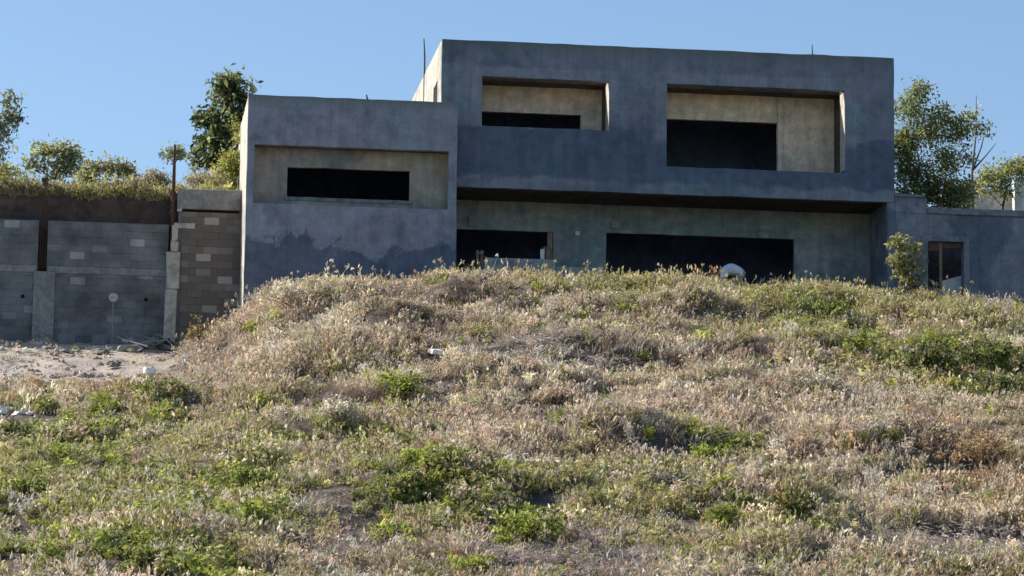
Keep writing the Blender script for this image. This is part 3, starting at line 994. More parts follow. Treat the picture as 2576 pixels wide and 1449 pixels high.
def in_view(x, y):
    D = y - CAM.y
    ax = CAM.x + D * math.tan(PSI)
    hw = D * 0.163 + 1.4
    ok = np.abs(x - ax) < hw
    house_ = ((y > -0.45) & (x > -7.3) & (x < -1.4)) | ((y > -0.05) & (x > 10.3)) | ((y > -1.0) & (x > -1.4) & (x <= 10.3)) | (y > WY - 0.15)
    return ok & ~house_


x, y = grow(120000, (-17, 16.5), (-40, 2.0), in_view)
z = H(x, y)
F = fields(x, y)
sel = (F.cumsum(0) < rng.random(len(x))).sum(0).clip(0, len(FIELDS) - 1)
kinds = np.zeros(len(x), int); tints = np.zeros((len(x), 3)); scl = np.zeros(len(x))
# fewer plants on the shaded strip of bare ground by the block wall
for fi, f in enumerate(FIELDS):
    w = np.where(sel == fi)[0]
    g = GROW[f]
    ch = rng.choice(len(g), len(w), p=np.array([q[1] for q in g]) / sum(q[1] for q in g))
    for gi_, (kn, _) in enumerate(g):
        ii = w[ch == gi_]
        i0, nn = KIND[kn]
        kinds[ii] = i0 + rng.integers(0, nn, len(ii))
        tints[ii] = np.array(TINT[f]) * np.exp(rng.normal(0, 0.25, (len(ii), 1))) * np.exp(rng.normal(0, 0.035, (len(ii), 3)))
        scl[ii] = {'weed': 1.0, 'creeper': 1.0, 'litter': 1.0, 'mat': 1.1}.get(kn, 0.85) * np.exp(rng.normal(0, 0.2, len(ii)))
# bright yellow-green sprigs among the green
gg = (sel == FIELDS.index('green')) & (rng.random(len(x)) < 0.3)
tints[gg] = np.array((0.40, 0.44, 0.09)) * np.exp(rng.normal(0, 0.2, (gg.sum(), 1)))
wh = (kinds < KIND['weed'][0]) & (rng.random(len(x)) < 0.05)
tints[wh] = np.array((0.66, 0.62, 0.54))
scl = np.clip(scl * np.clip(1.0 + 0.9 * fbm(x / 1.1 + 3, y / 1.1 + 8, 3), 0.5, 1.5), 0.3, 1.45)
bk = (1 - sstep(-9.2, -8.2, x)) * sstep(-13.0, -7.5, y + 1.5 * fbm(x / 2, y / 2, 2))
scl *= 1 - 0.5 * bk
keepm = rng.random(len(x)) > 0.93 * bk
for a_, b2, ra, da in ((45, 1034, 1.0, 3.6), (205, 942, 0.25, 1.6), (138, 964, 0.3, 1.6), (30, 950, 0.3, 1.5), (375, 938, 0.3, 1.5), (465, 908, 0.2, 1.0), (1096, 905, 0.3, 1.5), (1392, 925, 0.3, 1.2)):
    c = T(a_, b2)
    keepm &= ~((np.abs(x - c.x) < ra) & (y < c.y + 0.25) & (y > c.y - da))
keepm &= ~((kinds < KIND['litter'][0]) & (rng.random(len(x)) < 0.75 * np.clip((F[FIELDS.index('bare')] - 0.22) / 0.25, 0, 1)))
green_kinds = (kinds >= KIND['weed'][0]) & (kinds < KIND['litter'][0])
lit_kinds = (kinds >= KIND['litter'][0]) & (kinds < KIND['mat'][0])
pts = np.stack([x, y, z - 0.01], -1)
for nm, lab, mask in (('dry_grass', 'pale dry grass and seed heads covering the hillside', ~green_kinds & ~lit_kinds),
                      ('green_weeds', 'low green weeds and creepers growing among the dry grass', green_kinds),
                      ('plant_litter', 'grey litter of dead stems and leaves on the soil', lit_kinds)):
    mk = mask & keepm
    scatter(nm, lab, pts[mk], kinds[mk], tints[mk], scl[mk], 0.16)

n = 800
x = rng.uniform(-15.5, -8.0, n); y = rng.uniform(-10.5, WY - 0.15, n)
kp = rng.random(n) < np.clip(0.5 + 1.3 * fbm(x / 1.1 + 70, y / 1.1, 3), 0.05, 1) * (1 - 0.9 * sstep(-9.0, -8.0, x))
x, y = x[kp], y[kp]
tb = np.where(rng.random((len(x), 1)) < 0.2, np.array([[0.55, 0.53, 0.49]]), np.array([[0.42, 0.38, 0.34]]))
scatter('gravel', 'grey rubble gravel strewn over the pale ground below the block wall', np.stack([x, y, H(x, y)], -1), KIND['pebble'][0] + rng.integers(0, 4, len(x)),
        tb * np.exp(rng.normal(0, 0.3, (len(x), 1))), np.exp(rng.normal(-0.3, 0.4, len(x))), 0.1)

# grass along the top of the earth bank
n = 1700
x = rng.uniform(-16, -7.3, n)
y = WY + 0.42 + rng.exponential(0.7, n)
def bank_top(x, y):
    yy = np.array([p[1] - 3.0 + WY for p in prof[7:]]); zz = np.array([p[0] for p in prof[7:]])
    return np.interp(y, yy, zz)
z = bank_top(x, y) + np.array([0.12 * mnoise.noise(Vector((a * 1.1, 0, 0))) + 0.06 * mnoise.noise(Vector((a * 4.1, 2, 0))) for a in x])
kk = np.where(rng.random(n) < 0.5, KIND['tuft'][0] + rng.integers(0, 5, n), KIND['fluff'][0] + rng.integers(0, 5, n))
base = np.where(rng.random((n, 1)) < 0.45, np.array([[0.40, 0.32, 0.22]]), np.array([[0.42, 0.41, 0.16]]))
scatter('bank_grass', 'dry yellowish grass fringing the top of the earth bank', np.stack([x, y, z - 0.02], -1), kk,
        base * np.exp(rng.normal(0, 0.25, (n, 1))), np.exp(rng.normal(-0.35, 0.35, n)), 0.2)


# ------------------------------------------------------------------ trees and shrubs
def crown_mesh(name, blobs, leaves, leaf, tints, seed, clump=0.16, per=14, droop=0.2):
    """leaf-sized faces in many small clumps spread through the blobs; blobs: (centre, radii, share)"""
    r = np.random.default_rng(seed)
    ncl = max(3, leaves // per)
    sh = np.array([b_[2] for b_ in blobs], float)
    pick = r.choice(len(blobs), ncl, p=sh / sh.sum())
    cen = np.array([tuple(b_[0]) for b_ in blobs])[pick]
    rad = np.array([b_[1] for b_ in blobs])[pick]
    d = r.normal(0, 1, (ncl, 3)); d /= np.linalg.norm(d, axis=1)[:, None]
    cc = cen + d * rad * (r.random((ncl, 1)) ** 0.45)
    ct = np.array(tints)[r.integers(0, len(tints), ncl)] * np.exp(r.normal(0, 0.22, (ncl, 1)))
    csz = clump * np.exp(r.normal(0, 0.3, (ncl, 1)))
    n = ncl * per
    c = np.repeat(cc, per, 0) + np.clip(r.normal(0, 1, (n, 3)), -1.5, 1.5) * np.repeat(csz, per, 0) * np.array([1, 1, .8])
    tt = np.repeat(ct, per, 0) * np.exp(r.normal(0, 0.16, (n, 1)))
    ax = r.normal(0, 1, (n, 3)); ax[:, 2] -= droop * 2; ax /= np.linalg.norm(ax, axis=1)[:, None]
    o = r.normal(0, 1, (n, 3))
    s = np.cross(ax, o); s /= np.linalg.norm(s, axis=1)[:, None]
    nn_ = np.cross(ax, s)
    L = leaf * r.uniform(0.6, 1.3, (n, 1)); W = L * r.uniform(0.32, 0.5, (n, 1))
    v = np.stack([c - ax * L / 2, c + s * W / 2 + nn_ * W * .2, c + ax * L / 2, c - s * W / 2 + nn_ * W * .2], 1).reshape(-1, 3)
    me = bpy.data.meshes.new(name)
    me.vertices.add(4 * n); me.loops.add(4 * n); me.polygons.add(n)
    me.vertices.foreach_set('co', v.astype(np.float32).ravel())
    me.loops.foreach_set('vertex_index', np.arange(4 * n, dtype=np.int32))
    me.polygons.foreach_set('loop_start', np.arange(0, 4 * n, 4, dtype=np.int32))
    me.polygons.foreach_set('loop_total', np.full(n, 4, np.int32))
    at = me.attributes.new('tint', 'FLOAT_COLOR', 'POINT')
    at.data.foreach_set('color', np.repeat(np.concatenate([tt, np.ones((n, 1))], 1), 4, 0).astype(np.float32).ravel())
    me.update()
    me.validate()
    me.materials.append(M['leaf'])
    return me


def tree(name, label, cat, base, blobs, leaves, leaf, tints, seed, trunk_r=0.08, group=None, clump=0.16, fork=0.4, twigs=2, bark='bark', per=14, stems=1):
    rr = random.Random(seed)
    base = Vector(base)
    root = empty(name, base)
    tag(root, label, cat, group)
    top = sum((Vector(b_[0]) * b_[2] for b_ in blobs), Vector()) / sum(b_[2] for b_ in blobs)
    mb = MB()
    nodes = []
    for s_ in range(stems):
        off = Vector((rr.uniform(-.25, .25), rr.uniform(-.2, .2), 0)) * (s_ > 0)
        fk = base.lerp(top, fork * rr.uniform(.75, 1)) + off * 2
        mb.tube([base - Vector((0, 0, 0.2)) + off, base.lerp(fk, .5) + off + Vector((rr.uniform(-.09, .09), rr.uniform(-.06, .06), 0)), fk], [trunk_r, trunk_r * .85, trunk_r * .7], 7)
        nodes.append((fk, trunk_r * .7))
    for b_ in sorted(blobs, key=lambda q: min((Vector(q[0]) - n_[0]).length for n_ in nodes)):
        c = Vector(b_[0])
        par, pr = min(nodes, key=lambda n_: (c - n_[0]).length + 2.0 * max(0, n_[0].z - c.z))
        ln_ = (c - par).length
        side = Vector((rr.uniform(-1, 1), rr.uniform(-1, 1), rr.uniform(-.2, .5))) * ln_ * .16
        q1, q2 = par.lerp(c, .35) + side, par.lerp(c, .7) + side * .6 + Vector((rr.uniform(-1, 1), 0, 0)) * ln_ * .06
        rc = pr * .62
        mb.tube([par, q1, q2, c], [pr * .8, rc * 1.05, rc, rc * .7], 6)
        nodes.append((c, rc * .8)); nodes.append((q2, rc))
        for k in range(twigs):
            e = c + Vector((rr.gauss(0, .7) * b_[1][0], rr.gauss(0, .7) * b_[1][1], rr.gauss(0.2, .6) * b_[1][2]))
            s0 = q2.lerp(c, rr.uniform(.0, 1))
            mb.tube([s0, s0.lerp(e, .5) + Vector((rr.uniform(-.05, .05), 0, rr.uniform(-.02, .08))), e], [min(.02, rc * .5), .01, .004], 4)
    mb.build('trunk', M[bark], root, smooth=True)
    link('crown', crown_mesh(name + '_crown', blobs, leaves, leaf, tints, seed, clump, per), None, root)
    return root


def B(px, py, rx, ry, Y, share=None):
    """a blob of crown: pixel centre and half sizes at depth Y"""
    p = P(px, py, Y)
    k = (p - CAM).length / FPX
    return (p, (rx * k, rx * k * 0.9, ry * k), share or rx * ry / 1000)


DKG = [(0.05, 0.08, 0.035), (0.07, 0.105, 0.045), (0.035, 0.06, 0.028)]
MDG = [(0.21, 0.24, 0.10), (0.26, 0.27, 0.125), (0.15, 0.19, 0.08)]
GRG = [(0.33, 0.36, 0.23), (0.40, 0.40, 0.265), (0.26, 0.30, 0.19)]
YLG = [(0.39, 0.39, 0.11), (0.30, 0.33, 0.09), (0.45, 0.41, 0.15)]
TAN = [(0.42, 0.335, 0.21), (0.34, 0.28, 0.17), (0.30, 0.29, 0.13)]

def g_at(px, Y, z): return (X(px, 480, Y), Y, z)


tree('broadleaf_tree', 'tall dark green broadleaf tree directly behind the left corner of the house', 'tree', g_at(575, 9, 2.4),
     [B(585, 235, 45, 42, 9), B(540, 300, 45, 38, 9), B(600, 300, 45, 60, 9), B(560, 350, 62, 40, 9), B(520, 395, 42, 32, 9), B(590, 400, 50, 40, 9), B(572, 212, 26, 20, 9, 1.2)],
     4200, 0.22, DKG + MDG + MDG, 101, 0.13, clump=0.17, per=20)
tree('shrub', 'yellow-green bush growing against the left corner of the house', 'shrub', g_at(578, 4.2, 2.2),
     [B(583, 405, 28, 38, 4.2), B(560, 440, 30, 30, 4.2), B(596, 450, 18, 40, 4.2), B(598, 330, 14, 40, 4.2, .5)], 2600, 0.10, YLG, 102, 0.04, clump=0.10)
tree('shrub', 'straw-coloured dry bush below the tall dark tree on the bank', 'shrub', g_at(510, 3.6, 2.2),
     [B(520, 452, 42, 18, 3.6), B(490, 458, 28, 14, 3.6), B(550, 462, 30, 12, 3.6)], 2000, 0.07, TAN, 103, 0.03, clump=0.08)
tree('small_tree', 'grey-green small round-headed tree with airy crown above the block wall', 'tree', g_at(118, 11, 2.6),
     [B(100, 378, 34, 24, 11), B(160, 385, 44, 28, 11), B(190, 415, 34, 26, 11), B(85, 415, 22, 26, 11), B(150, 425, 40, 24, 11)], 1700, 0.17, GRG + YLG[:1], 104, 0.07, clump=0.15, stems=2)
tree('small_tree', 'olive small bushy tree second from the left above the block wall', 'tree', g_at(255, 10, 2.6),
     [B(240, 430, 38, 26, 10), B(292, 424, 32, 26, 10), B(325, 432, 24, 22, 10), B(215, 450, 30, 20, 10)], 1500, 0.14, YLG + GRG + TAN, 105, 0.06, clump=0.14, stems=2)
tree('shrub', 'tan dried-out bush just left of the tall rusty post', 'shrub', g_at(398, 5, 2.35),
     [B(390, 450, 30, 24, 5), B(415, 462, 22, 24, 5), B(360, 462, 26, 16, 5)], 1800, 0.09, TAN, 106, 0.035, clump=0.09)
tree('slender_tree', 'thin spindly tree with a small tuft of leaves behind the rusty post', 'tree', g_at(438, 8, 2.5),
     [B(440, 378, 20, 14, 8), B(424, 390, 12, 16, 8), B(454, 392, 10, 16, 8)], 420, 0.13, GRG, 107, 0.035, clump=0.10, fork=0.8)
tree('leaning_tree', 'pale drooping tree cut by the left edge of the picture', 'tree', g_at(-60, 9, 2.5),
     [B(28, 262, 26, 32, 9), B(5, 305, 40, 34, 9), B(35, 300, 22, 20, 9, .5), B(-60, 300, 40, 70, 9), B(12, 345, 22, 20, 9, .6), B(-30, 380, 50, 40, 9)], 1500, 0.19, GRG, 108, 0.11, clump=0.16)
tree('shrub', 'bright yellow-green bush at the left picture edge above the block wall', 'shrub', g_at(12, 4.6, 2.3),
     [B(10, 440, 42, 28, 4.6), B(50, 462, 36, 18, 4.6), B(-40, 430, 40, 40, 4.6)], 2400, 0.10, YLG + MDG[:1], 109, 0.045, clump=0.10)
tree('shrub', 'low yellowish bush in the middle of the bank above the block wall', 'shrub', g_at(300, 3.9, 2.2),
     [B(280, 470, 44, 20, 3.9), B(330, 474, 40, 16, 3.9), B(230, 478, 36, 14, 3.9)], 2200, 0.08, YLG[:2] + TAN, 110, 0.035, clump=0.09)
tree('shrub', 'brown-green scrubby bush beside the short dark wooden post', 'shrub', g_at(150, 3.9, 2.2),
     [B(150, 476, 48, 14, 3.9), B(90, 474, 34, 16, 3.9), B(190, 480, 30, 12, 3.9)], 1800, 0.08, TAN + MDG[:1], 111, 0.035, clump=0.09)
tree('open_tree', 'open branching tree with sparse leaf clumps behind the right end of the house', 'tree', g_at(2345, 6, -0.6),
     [B(2290, 270, 40, 36, 6), B(2312, 230, 22, 22, 6, .6), B(2360, 290, 26, 22, 6, .5), B(2405, 330, 46, 34, 6, 1.3), B(2440, 300, 20, 20, 6, .3), B(2275, 360, 32, 44, 6, 1.6), B(2325, 330, 36, 34, 6, 1.0), B(2370, 400, 40, 40, 6, 1.2),
      B(2290, 430, 44, 44, 6, 2.2), B(2350, 470, 50, 40, 6, 2.0), B(2410, 480, 44, 40, 6, 1.4), B(2478, 324, 18, 12, 6, .25), B(2430, 400, 20, 26, 6, .35), B(2290, 490, 50, 26, 6, 1.3), B(2390, 515, 50, 20, 6, 1.0)],
     11500, 0.13, MDG + YLG[:2] + [(0.30, 0.29, 0.13)], 112, 0.11, clump=0.17, fork=0.45, twigs=6)
tree('feathery_tree', 'yellow-green feathery tree at the right picture edge beyond the garden wall', 'tree', g_at(2500, 9, -0.6),
     [B(2500, 440, 46, 26, 9), B(2545, 425, 40, 28, 9), B(2590, 430, 40, 40, 9), B(2530, 475, 40, 26, 9), B(2470, 470, 26, 22, 9, .6)], 3000, 0.12, YLG + MDG[:1], 113, 0.10, clump=0.13, stems=2)
tw = MB()
a = P(2490, 420, 9)
for (qx, qy) in ((2455, 240), (2505, 360), (2480, 320)):
    e_ = P(qx, qy, 8)
    tw.tube([P(2445, 430, 8), P(2445, 430, 8).lerp(e_, .5) + Vector((0.06, 0, 0.05)), e_], [0.035, 0.022, 0.008], 5)
tw.tube([P(2445, 560, 8), P(2445, 430, 8)], [0.05, 0.035], 5)
tag(tw.build('bare_sapling', M['bark']), 'leafless thin sapling sticking up between the two right-hand trees', 'sapling')

# pale building far right, seen between the trunks
pale = empty('pale_building', (X(2500, 500, 12), 12, -0.6))
tag(pale, 'pale plastered pillared building half hidden behind the trees at far right', 'building')
for (a0, a1, y0) in ((2380, 2400, 470), (2424, 2452, 456), (2552, 2600, 452)):
    q = MB(); q.box(X(a0, 500, 12), X(a1, 500, 12), 12, 12.3, -0.6, Z(a0, y0, 12), 0.01, a0); q.build('pillar', M['paint'], pale)
q = MB(); q.box(X(2370, 500, 12.6), X(2640, 500, 12.6), 12.6, 12.8, -0.6, Z(2500, 480, 12.6)); q.build('wall', M['paint'], pale)

# leafy shrub by the annex door
s_Y = -3.6
p = P(2275, 745, s_Y)
tree('leafy_shrub', 'upright leafy yellow-green shrub standing in front of the annex doorway', 'shrub', (p.x, s_Y, float(H(p.x, s_Y))),
     [B(2258, 610, 24, 20, s_Y), B(2290, 625, 26, 20, s_Y), B(2262, 655, 28, 26, s_Y), B(2300, 672, 26, 34, s_Y), B(2270, 700, 30, 26, s_Y), B(2310, 720, 26, 22, s_Y)], 900, 0.17,
     [(0.34, 0.34, 0.15), (0.26, 0.28, 0.12), (0.42, 0.40, 0.20)], 114, 0.035, clump=0.07, per=9, stems=2)


def clump(px, py, w, h, label, tints, seed, leaf=0.09, n=700, name='weed_clump', cat='weed'):
    p = T(px, py)
    k = (p - CAM).length / FPX
    r = random.Random(seed)
    hh, ww = h * k, w * k / 2
    blobs = [(p + Vector((r.uniform(-.6, .6) * ww, r.uniform(-.4, .4) * ww, hh * r.uniform(.35, .75))), (ww * r.uniform(.35, .6), ww * r.uniform(.3, .5), hh * r.uniform(.25, .4)), 1.0) for _ in range(6)]
    root = empty(name, p)
    tag(root, label, cat)
    mb = MB()
    for b_ in blobs:
        for _ in range(2):
            e = b_[0] + Vector((r.gauss(0, .3) * ww, r.gauss(0, .3) * ww, r.gauss(.1, .2) * hh))
            mb.tube([p - Vector((0, 0, .05)), p.lerp(e, .5) + Vector((r.uniform(-.05, .05), 0, .05)), e], [.014, .01, .004], 4)
    mb.build('stem', M['bark'], root)
    link('foliage', crown_mesh(name, blobs, n, leaf, tints, seed, 0.06, 10, -0.1), None, root)
    return root


BRG = [(0.36, 0.42, 0.07), (0.26, 0.33, 0.055), (0.44, 0.46, 0.11)]
MG2 = [(0.20, 0.24, 0.065), (0.14, 0.18, 0.045), (0.28, 0.30, 0.09)]
DG2 = [(0.09, 0.115, 0.04), (0.06, 0.08, 0.03), (0.17, 0.18, 0.06)]
clump(1020, 1010, 110, 80, 'rounded yellow-green weed clump below the white board on the slope', MG2 + BRG[:1], 201)
clump(1352, 728, 55, 26, 'small bright yellow-green weed on the crest below the concrete step', BRG, 202, 0.07, 260)
clump(2090, 800, 120, 55, 'fresh green weed patch on the crest right of the crouched person', MG2, 203)
clump(2150, 905, 110, 75, 'upright green weed just left of the dark thicket', MG2 + BRG[:1], 204)
clump(2330, 960, 190, 110, 'left and darker half of the dark green thicket at the right', DG2, 205, 0.10, 1500)
clump(2510, 955, 200, 100, 'right half of the dark green thicket at the right picture edge', DG2 + MG2[:1], 206, 0.10, 1500)
clump(1330, 1370, 190, 90, 'large bright green leafy weed clump at bottom centre', BRG + MG2, 207, 0.10, 1300)
clump(985, 1370, 140, 70, 'bright lime-green broad-leaved weed left of the large bottom-centre clump', BRG, 208, 0.11, 700)
clump(620, 1350, 170, 85, 'vivid green low bush at lower left, the lower one of two', BRG[:2] + MG2, 209, 0.10, 1100)
clump(640, 1245, 150, 90, 'darker green bush at lower left, the upper one of two', MG2 + DG2[:1], 210, 0.10, 1000)
clump(1190, 1449, 130, 60, 'lime-green weed cut by the bottom picture edge', BRG, 211, 0.10, 700)
clump(1800, 1165, 130, 55, 'green weed tuft in the middle of the pinkish dry grass', MG2 + BRG[:1], 212, 0.08, 700)
clump(1010, 1235, 150, 60, 'mid-green weed spreading above the lime-green ones at lower centre', MG2, 213, 0.09, 700)
clump(2010, 1320, 170, 90, 'dark green bush with ochre tips at lower right', DG2 + [(0.26, 0.20, 0.06)], 214, 0.09, 1100)
clump(1830, 1330, 120, 70, 'green weed immediately left of the ochre-tipped bush', MG2 + BRG[:1], 215, 0.09, 700)
clump(45, 1115, 130, 60, 'dark green weed at the left picture edge below the white rubble', MG2 + DG2, 216, 0.09, 800)
clump(70, 1260, 140, 75, 'yellow-green weed at the left picture edge, lowest large one', MG2 + BRG, 217, 0.09, 800)
clump(500, 880, 70, 80, 'ochre-yellow dry weed on the bank beside the white end wall', [(0.28, 0.22, 0.08), (0.22, 0.18, 0.08)], 218, 0.07, 600)
clump(1560, 800, 90, 60, 'small yellow-green weed on the slope below the wide black opening', MG2 + BRG, 219, 0.08, 450)
clump(2470, 745, 100, 50, 'olive weed at the foot of the garden wall right of the doorway', MG2 + [(0.2, 0.19, 0.1)], 220, 0.08, 600)


# paler, taller dry bushes that stand out of the grass
SLV = [(0.56, 0.52, 0.42), (0.47, 0.44, 0.36), (0.64, 0.59, 0.47)]
PNK = [(0.56, 0.46, 0.36), (0.48, 0.38, 0.29), (0.62, 0.53, 0.43)]
RST = [(0.44, 0.31, 0.18), (0.36, 0.25, 0.15), (0.50, 0.38, 0.22)]
for i_, (a_, b2, w_, h_, lab, tn) in enumerate((
        (735, 770, 130, 62, 'silvery dry bush at the left shoulder of the mound', SLV),
        (835, 850, 140, 60, 'silvery dry bush halfway down the left flank of the mound', SLV),
        (690, 880, 120, 55, 'buff dry bush low on the left flank of the mound', SLV),
        (1045, 862, 150, 48, 'dark brown matted dry bush left of the white board', [(0.20, 0.16, 0.13), (0.27, 0.21, 0.17)]),
        (1420, 1010, 170, 55, 'pale straw bush in the middle of the slope below the grey plate', PNK),
        (1255, 1120, 150, 62, 'pinkish dry bush at the centre of the picture bottom half', PNK),
        (1880, 1075, 180, 58, 'pinkish straw bush right of centre above the green weed tuft', PNK),
        (2060, 985, 150, 50, 'grey-buff dry bush below the dark green thicket', SLV),
        (2470, 1170, 190, 95, 'rust-brown dry bush at the right picture edge', RST),
        (2330, 1100, 150, 60, 'buff dry bush above the rust-brown one at the right', PNK),
        (1640, 860, 140, 42, 'brown dry bush on the upper slope below the wide black opening', [(0.30, 0.23, 0.17), (0.38, 0.30, 0.22)]),
        (860, 1060, 150, 58, 'greyish dry bush below the left flank of the mound', SLV))):
    clump(a_, b2, w_, h_, lab, tn, 400 + i_, 0.075, 1100, 'dry_bush', 'dry bush')


def stalks(px, py, h, n, label, seed, tint):
    p = T(px, py)
    k = (p - CAM).length / FPX
    rr = random.Random(seed)
    root = empty('dry_stalk_plant', p)
    tag(root, label, 'dry plant')
    mb = MB()
    for i in range(n):
        az = rr.uniform(0, 6.283)
        hh = h * k * rr.uniform(.6, 1.05)
        ln = hh * rr.uniform(.1, .5)
        e = p + Vector((math.cos(az) * ln, math.sin(az) * ln * .6, hh))
        mb.tube([p - Vector((0, 0, .05)), p.lerp(e, .55) + Vector((0, 0, hh * .08)), e], [.012, .009, .005], 4)
        hd = MB()
        for q_ in range(8):
            bit(hd, rr, e + Vector((rr.gauss(0, .03), rr.gauss(0, .03), rr.gauss(0, .03))), Vector((rr.gauss(0, 1), rr.gauss(0, 1), rr.gauss(.4, 1))), rr.uniform(.06, .11), rr.uniform(.04, .07))
        me = hd.mesh('seed_head')
        at = me.attributes.new('tint', 'FLOAT_COLOR', 'POINT')
        at.data.foreach_set('color', np.tile(np.array([*tint, 1.0], np.float32), len(me.vertices)))
        me.materials.append(M['leaf'])
        link('seed_head', me, None, root)
    mb.build('stem', M['wood'], root)


stalks(522, 838, 95, 14, 'tall dry weed with whitish seed heads beside the block end wall', 301, (0.62, 0.56, 0.47))
stalks(1405, 690, 50, 5, 'pale dry stalks leaning by the corner of the concrete step', 302, (0.45, 0.43, 0.37))
stalks(930, 690, 36, 6, 'reddish dry stalks against the left wing wall, left of two', 303, (0.40, 0.27, 0.18))
stalks(1015, 690, 40, 6, 'reddish dry stalks against the left wing wall, right of two', 304, (0.40, 0.26, 0.17))
stalks(2100, 1235, 70, 12, 'pale fluffy dry plant at lower right above the ochre-tipped bush', 305, (0.60, 0.53, 0.43))
stalks(1215, 720, 40, 7, 'twiggy grey dry plant on the crest below the left end of the step', 306, (0.40, 0.36, 0.31))


# ------------------------------------------------------------------ small things lying about
def rock(name, px, py, w, h, label, mat, cat, seed, dep=0.8, group=None, sink=0.25):
    p = T(px, py)
    k = (p - CAM).length / FPX
    bm = bmesh.new()
    bmesh.ops.create_icosphere(bm, subdivisions=2, radius=0.5)
    for v in bm.verts:
        v.co *= 1 + 0.9 * mnoise.noise(v.co * 3.1 + Vector((seed * 3.7, 0, 0)))
        v.co.z = max(v.co.z, -0.3)
        v.co = Vector((v.co.x * w * k, v.co.y * w * k * dep, v.co.z * h * k * 1.25))
    me = bpy.data.meshes.new(name)
    bm.to_mesh(me); bm.free()
    o = link(name, me, mat)
    o.location = p + Vector((0, 0, h * k * (0.5 - sink)))
    o.rotation_euler.z = seed
    return tag(o, label, cat, group)


rock('stone', 205, 942, 16, 15, 'white stone nearest the middle of the pale ground below the block wall', M['board'], 'stone', 1.1)
rock('stone', 138, 964, 24, 15, 'larger whitish stone lowest on the pale ground below the block wall', M['board'], 'stone', 2.3)
rock('stone', 30, 952, 22, 18, 'grey-white stone at the left edge of the pale ground below the wall', M['stone'], 'stone', 3.7)
rock('stone', 42, 922, 12, 10, 'small pale pebble highest at the left of the pale ground', M['stone'], 'stone', 4.2)
rock('stone', 465, 910, 13, 11, 'small cream stone on the bank right of the broken white block', M['board'], 'stone', 5.9)
rock('stone', 1232, 752, 13, 10, 'small white stone on the crest below the concrete step', M['board'], 'stone', 8.9)
for i, (a, b2, w, h, lab) in enumerate(((6, 1036, 30, 18, 'white rubble lump at the very left edge, first of the row'), (26, 1030, 22, 16, 'white rubble lump second in the row at the left edge'),
                                        (44, 1038, 26, 13, 'white rubble lump third in the row at the left edge'), (60, 1031, 18, 15, 'white rubble lump fourth in the row at the left edge'),
                                        (74, 1038, 20, 10, 'white rubble lump fifth in the row at the left edge'), (92, 1043, 15, 8, 'smallest white rubble lump ending the row at the left edge'))):
    rock('rubble_lump', a, b2, w, h, lab, M['stone'] if i % 2 else M['board'], 'rubble', 10.5 + i * 1.7, 0.8 + 0.1 * (i % 3), group='white rubble at the left edge')


def slabthing(name, px, py, w, d, t_, tiltx, rotz, label, mat, cat, lift=0.05):
    p = T(px, py)
    k = (p - CAM).length / FPX
    q = MB(); q.box(-w * k / 2, w * k / 2, -d / 2, d / 2, 0, t_, t_ * 0.1, int(px))
    o = q.build(name, mat, bevel=t_ * 0.15)
    o.location = p + Vector((0, 0, lift)); o.rotation_euler = (tiltx, 0.05, rotz)
    return tag(o, label, cat)


slabthing('white_board', 1096, 905, 32, 0.5, 0.10, 0.15, 0.1, 'white board lying flat in the middle of the slope with dark shadow below', M['board'], 'board', 0.16)
slabthing('grey_plate', 1392, 925, 40, 0.4, 0.04, 0.35, -0.2, 'thin grey-green plate half buried in the slope right of the white board', M['slab'], 'plate', 0.10)
slabthing('broken_block', 375, 938, 30, 0.25, 0.19, 0.05, 0.2, 'broken white block on the pale ground below the debris pile', M['board'], 'block', -0.02)


def on_wall(px0, px1, py0, py1, Y, dep, name, label, mat, cat):
    a, c_ = P(px0, py1, Y), P(px1, py0, Y)
    q = MB(); q.box(a.x, c_.x, Y, Y + dep, a.z - 0.15, c_.z, 0.012, int(px0))
    w3 = (c_.x - a.x)
    for s_ in (0.28, 0.72):
        xx = a.x + w3 * s_
        q.box(xx - w3 * 0.15, xx + w3 * 0.15, Y - 0.012, Y, a.z + 0.02, c_.z - 0.04, 0.004, int(px1))
    return tag(q.build(name, mat, bevel=0.01), label, cat)


on_wall(147, 190, 840, 868, WY - 0.55, 0.2, 'loose_block', 'loose grey hollow block at the wall foot just right of the column stub', M['block'], 'block')
on_wall(232, 268, 841, 868, WY - 0.5, 0.2, 'loose_block', 'loose grey hollow block at the wall foot next to the thin stake', M['block'], 'block')
q = MB()
a, b2 = P(281, 866, WY - 0.4), P(284, 760, WY - 0.4)
q.tube([a - Vector((0, 0, .2)), a.lerp(b2, .5) + Vector((.012, 0, 0)), b2], [.014, .012, .01], 6)
stake = q.build('stake', M['twig'])
tag(stake, 'thin upright stake with a pale round tag before the block wall', 'stake')
q = MB(); c_ = P(285, 748, WY - 0.41)
q.tube([c_ + Vector((0, -.012, 0)), c_ + Vector((0, .012, 0))], [.125, .125], 14)
q.build('round_tag', M['column'], stake)

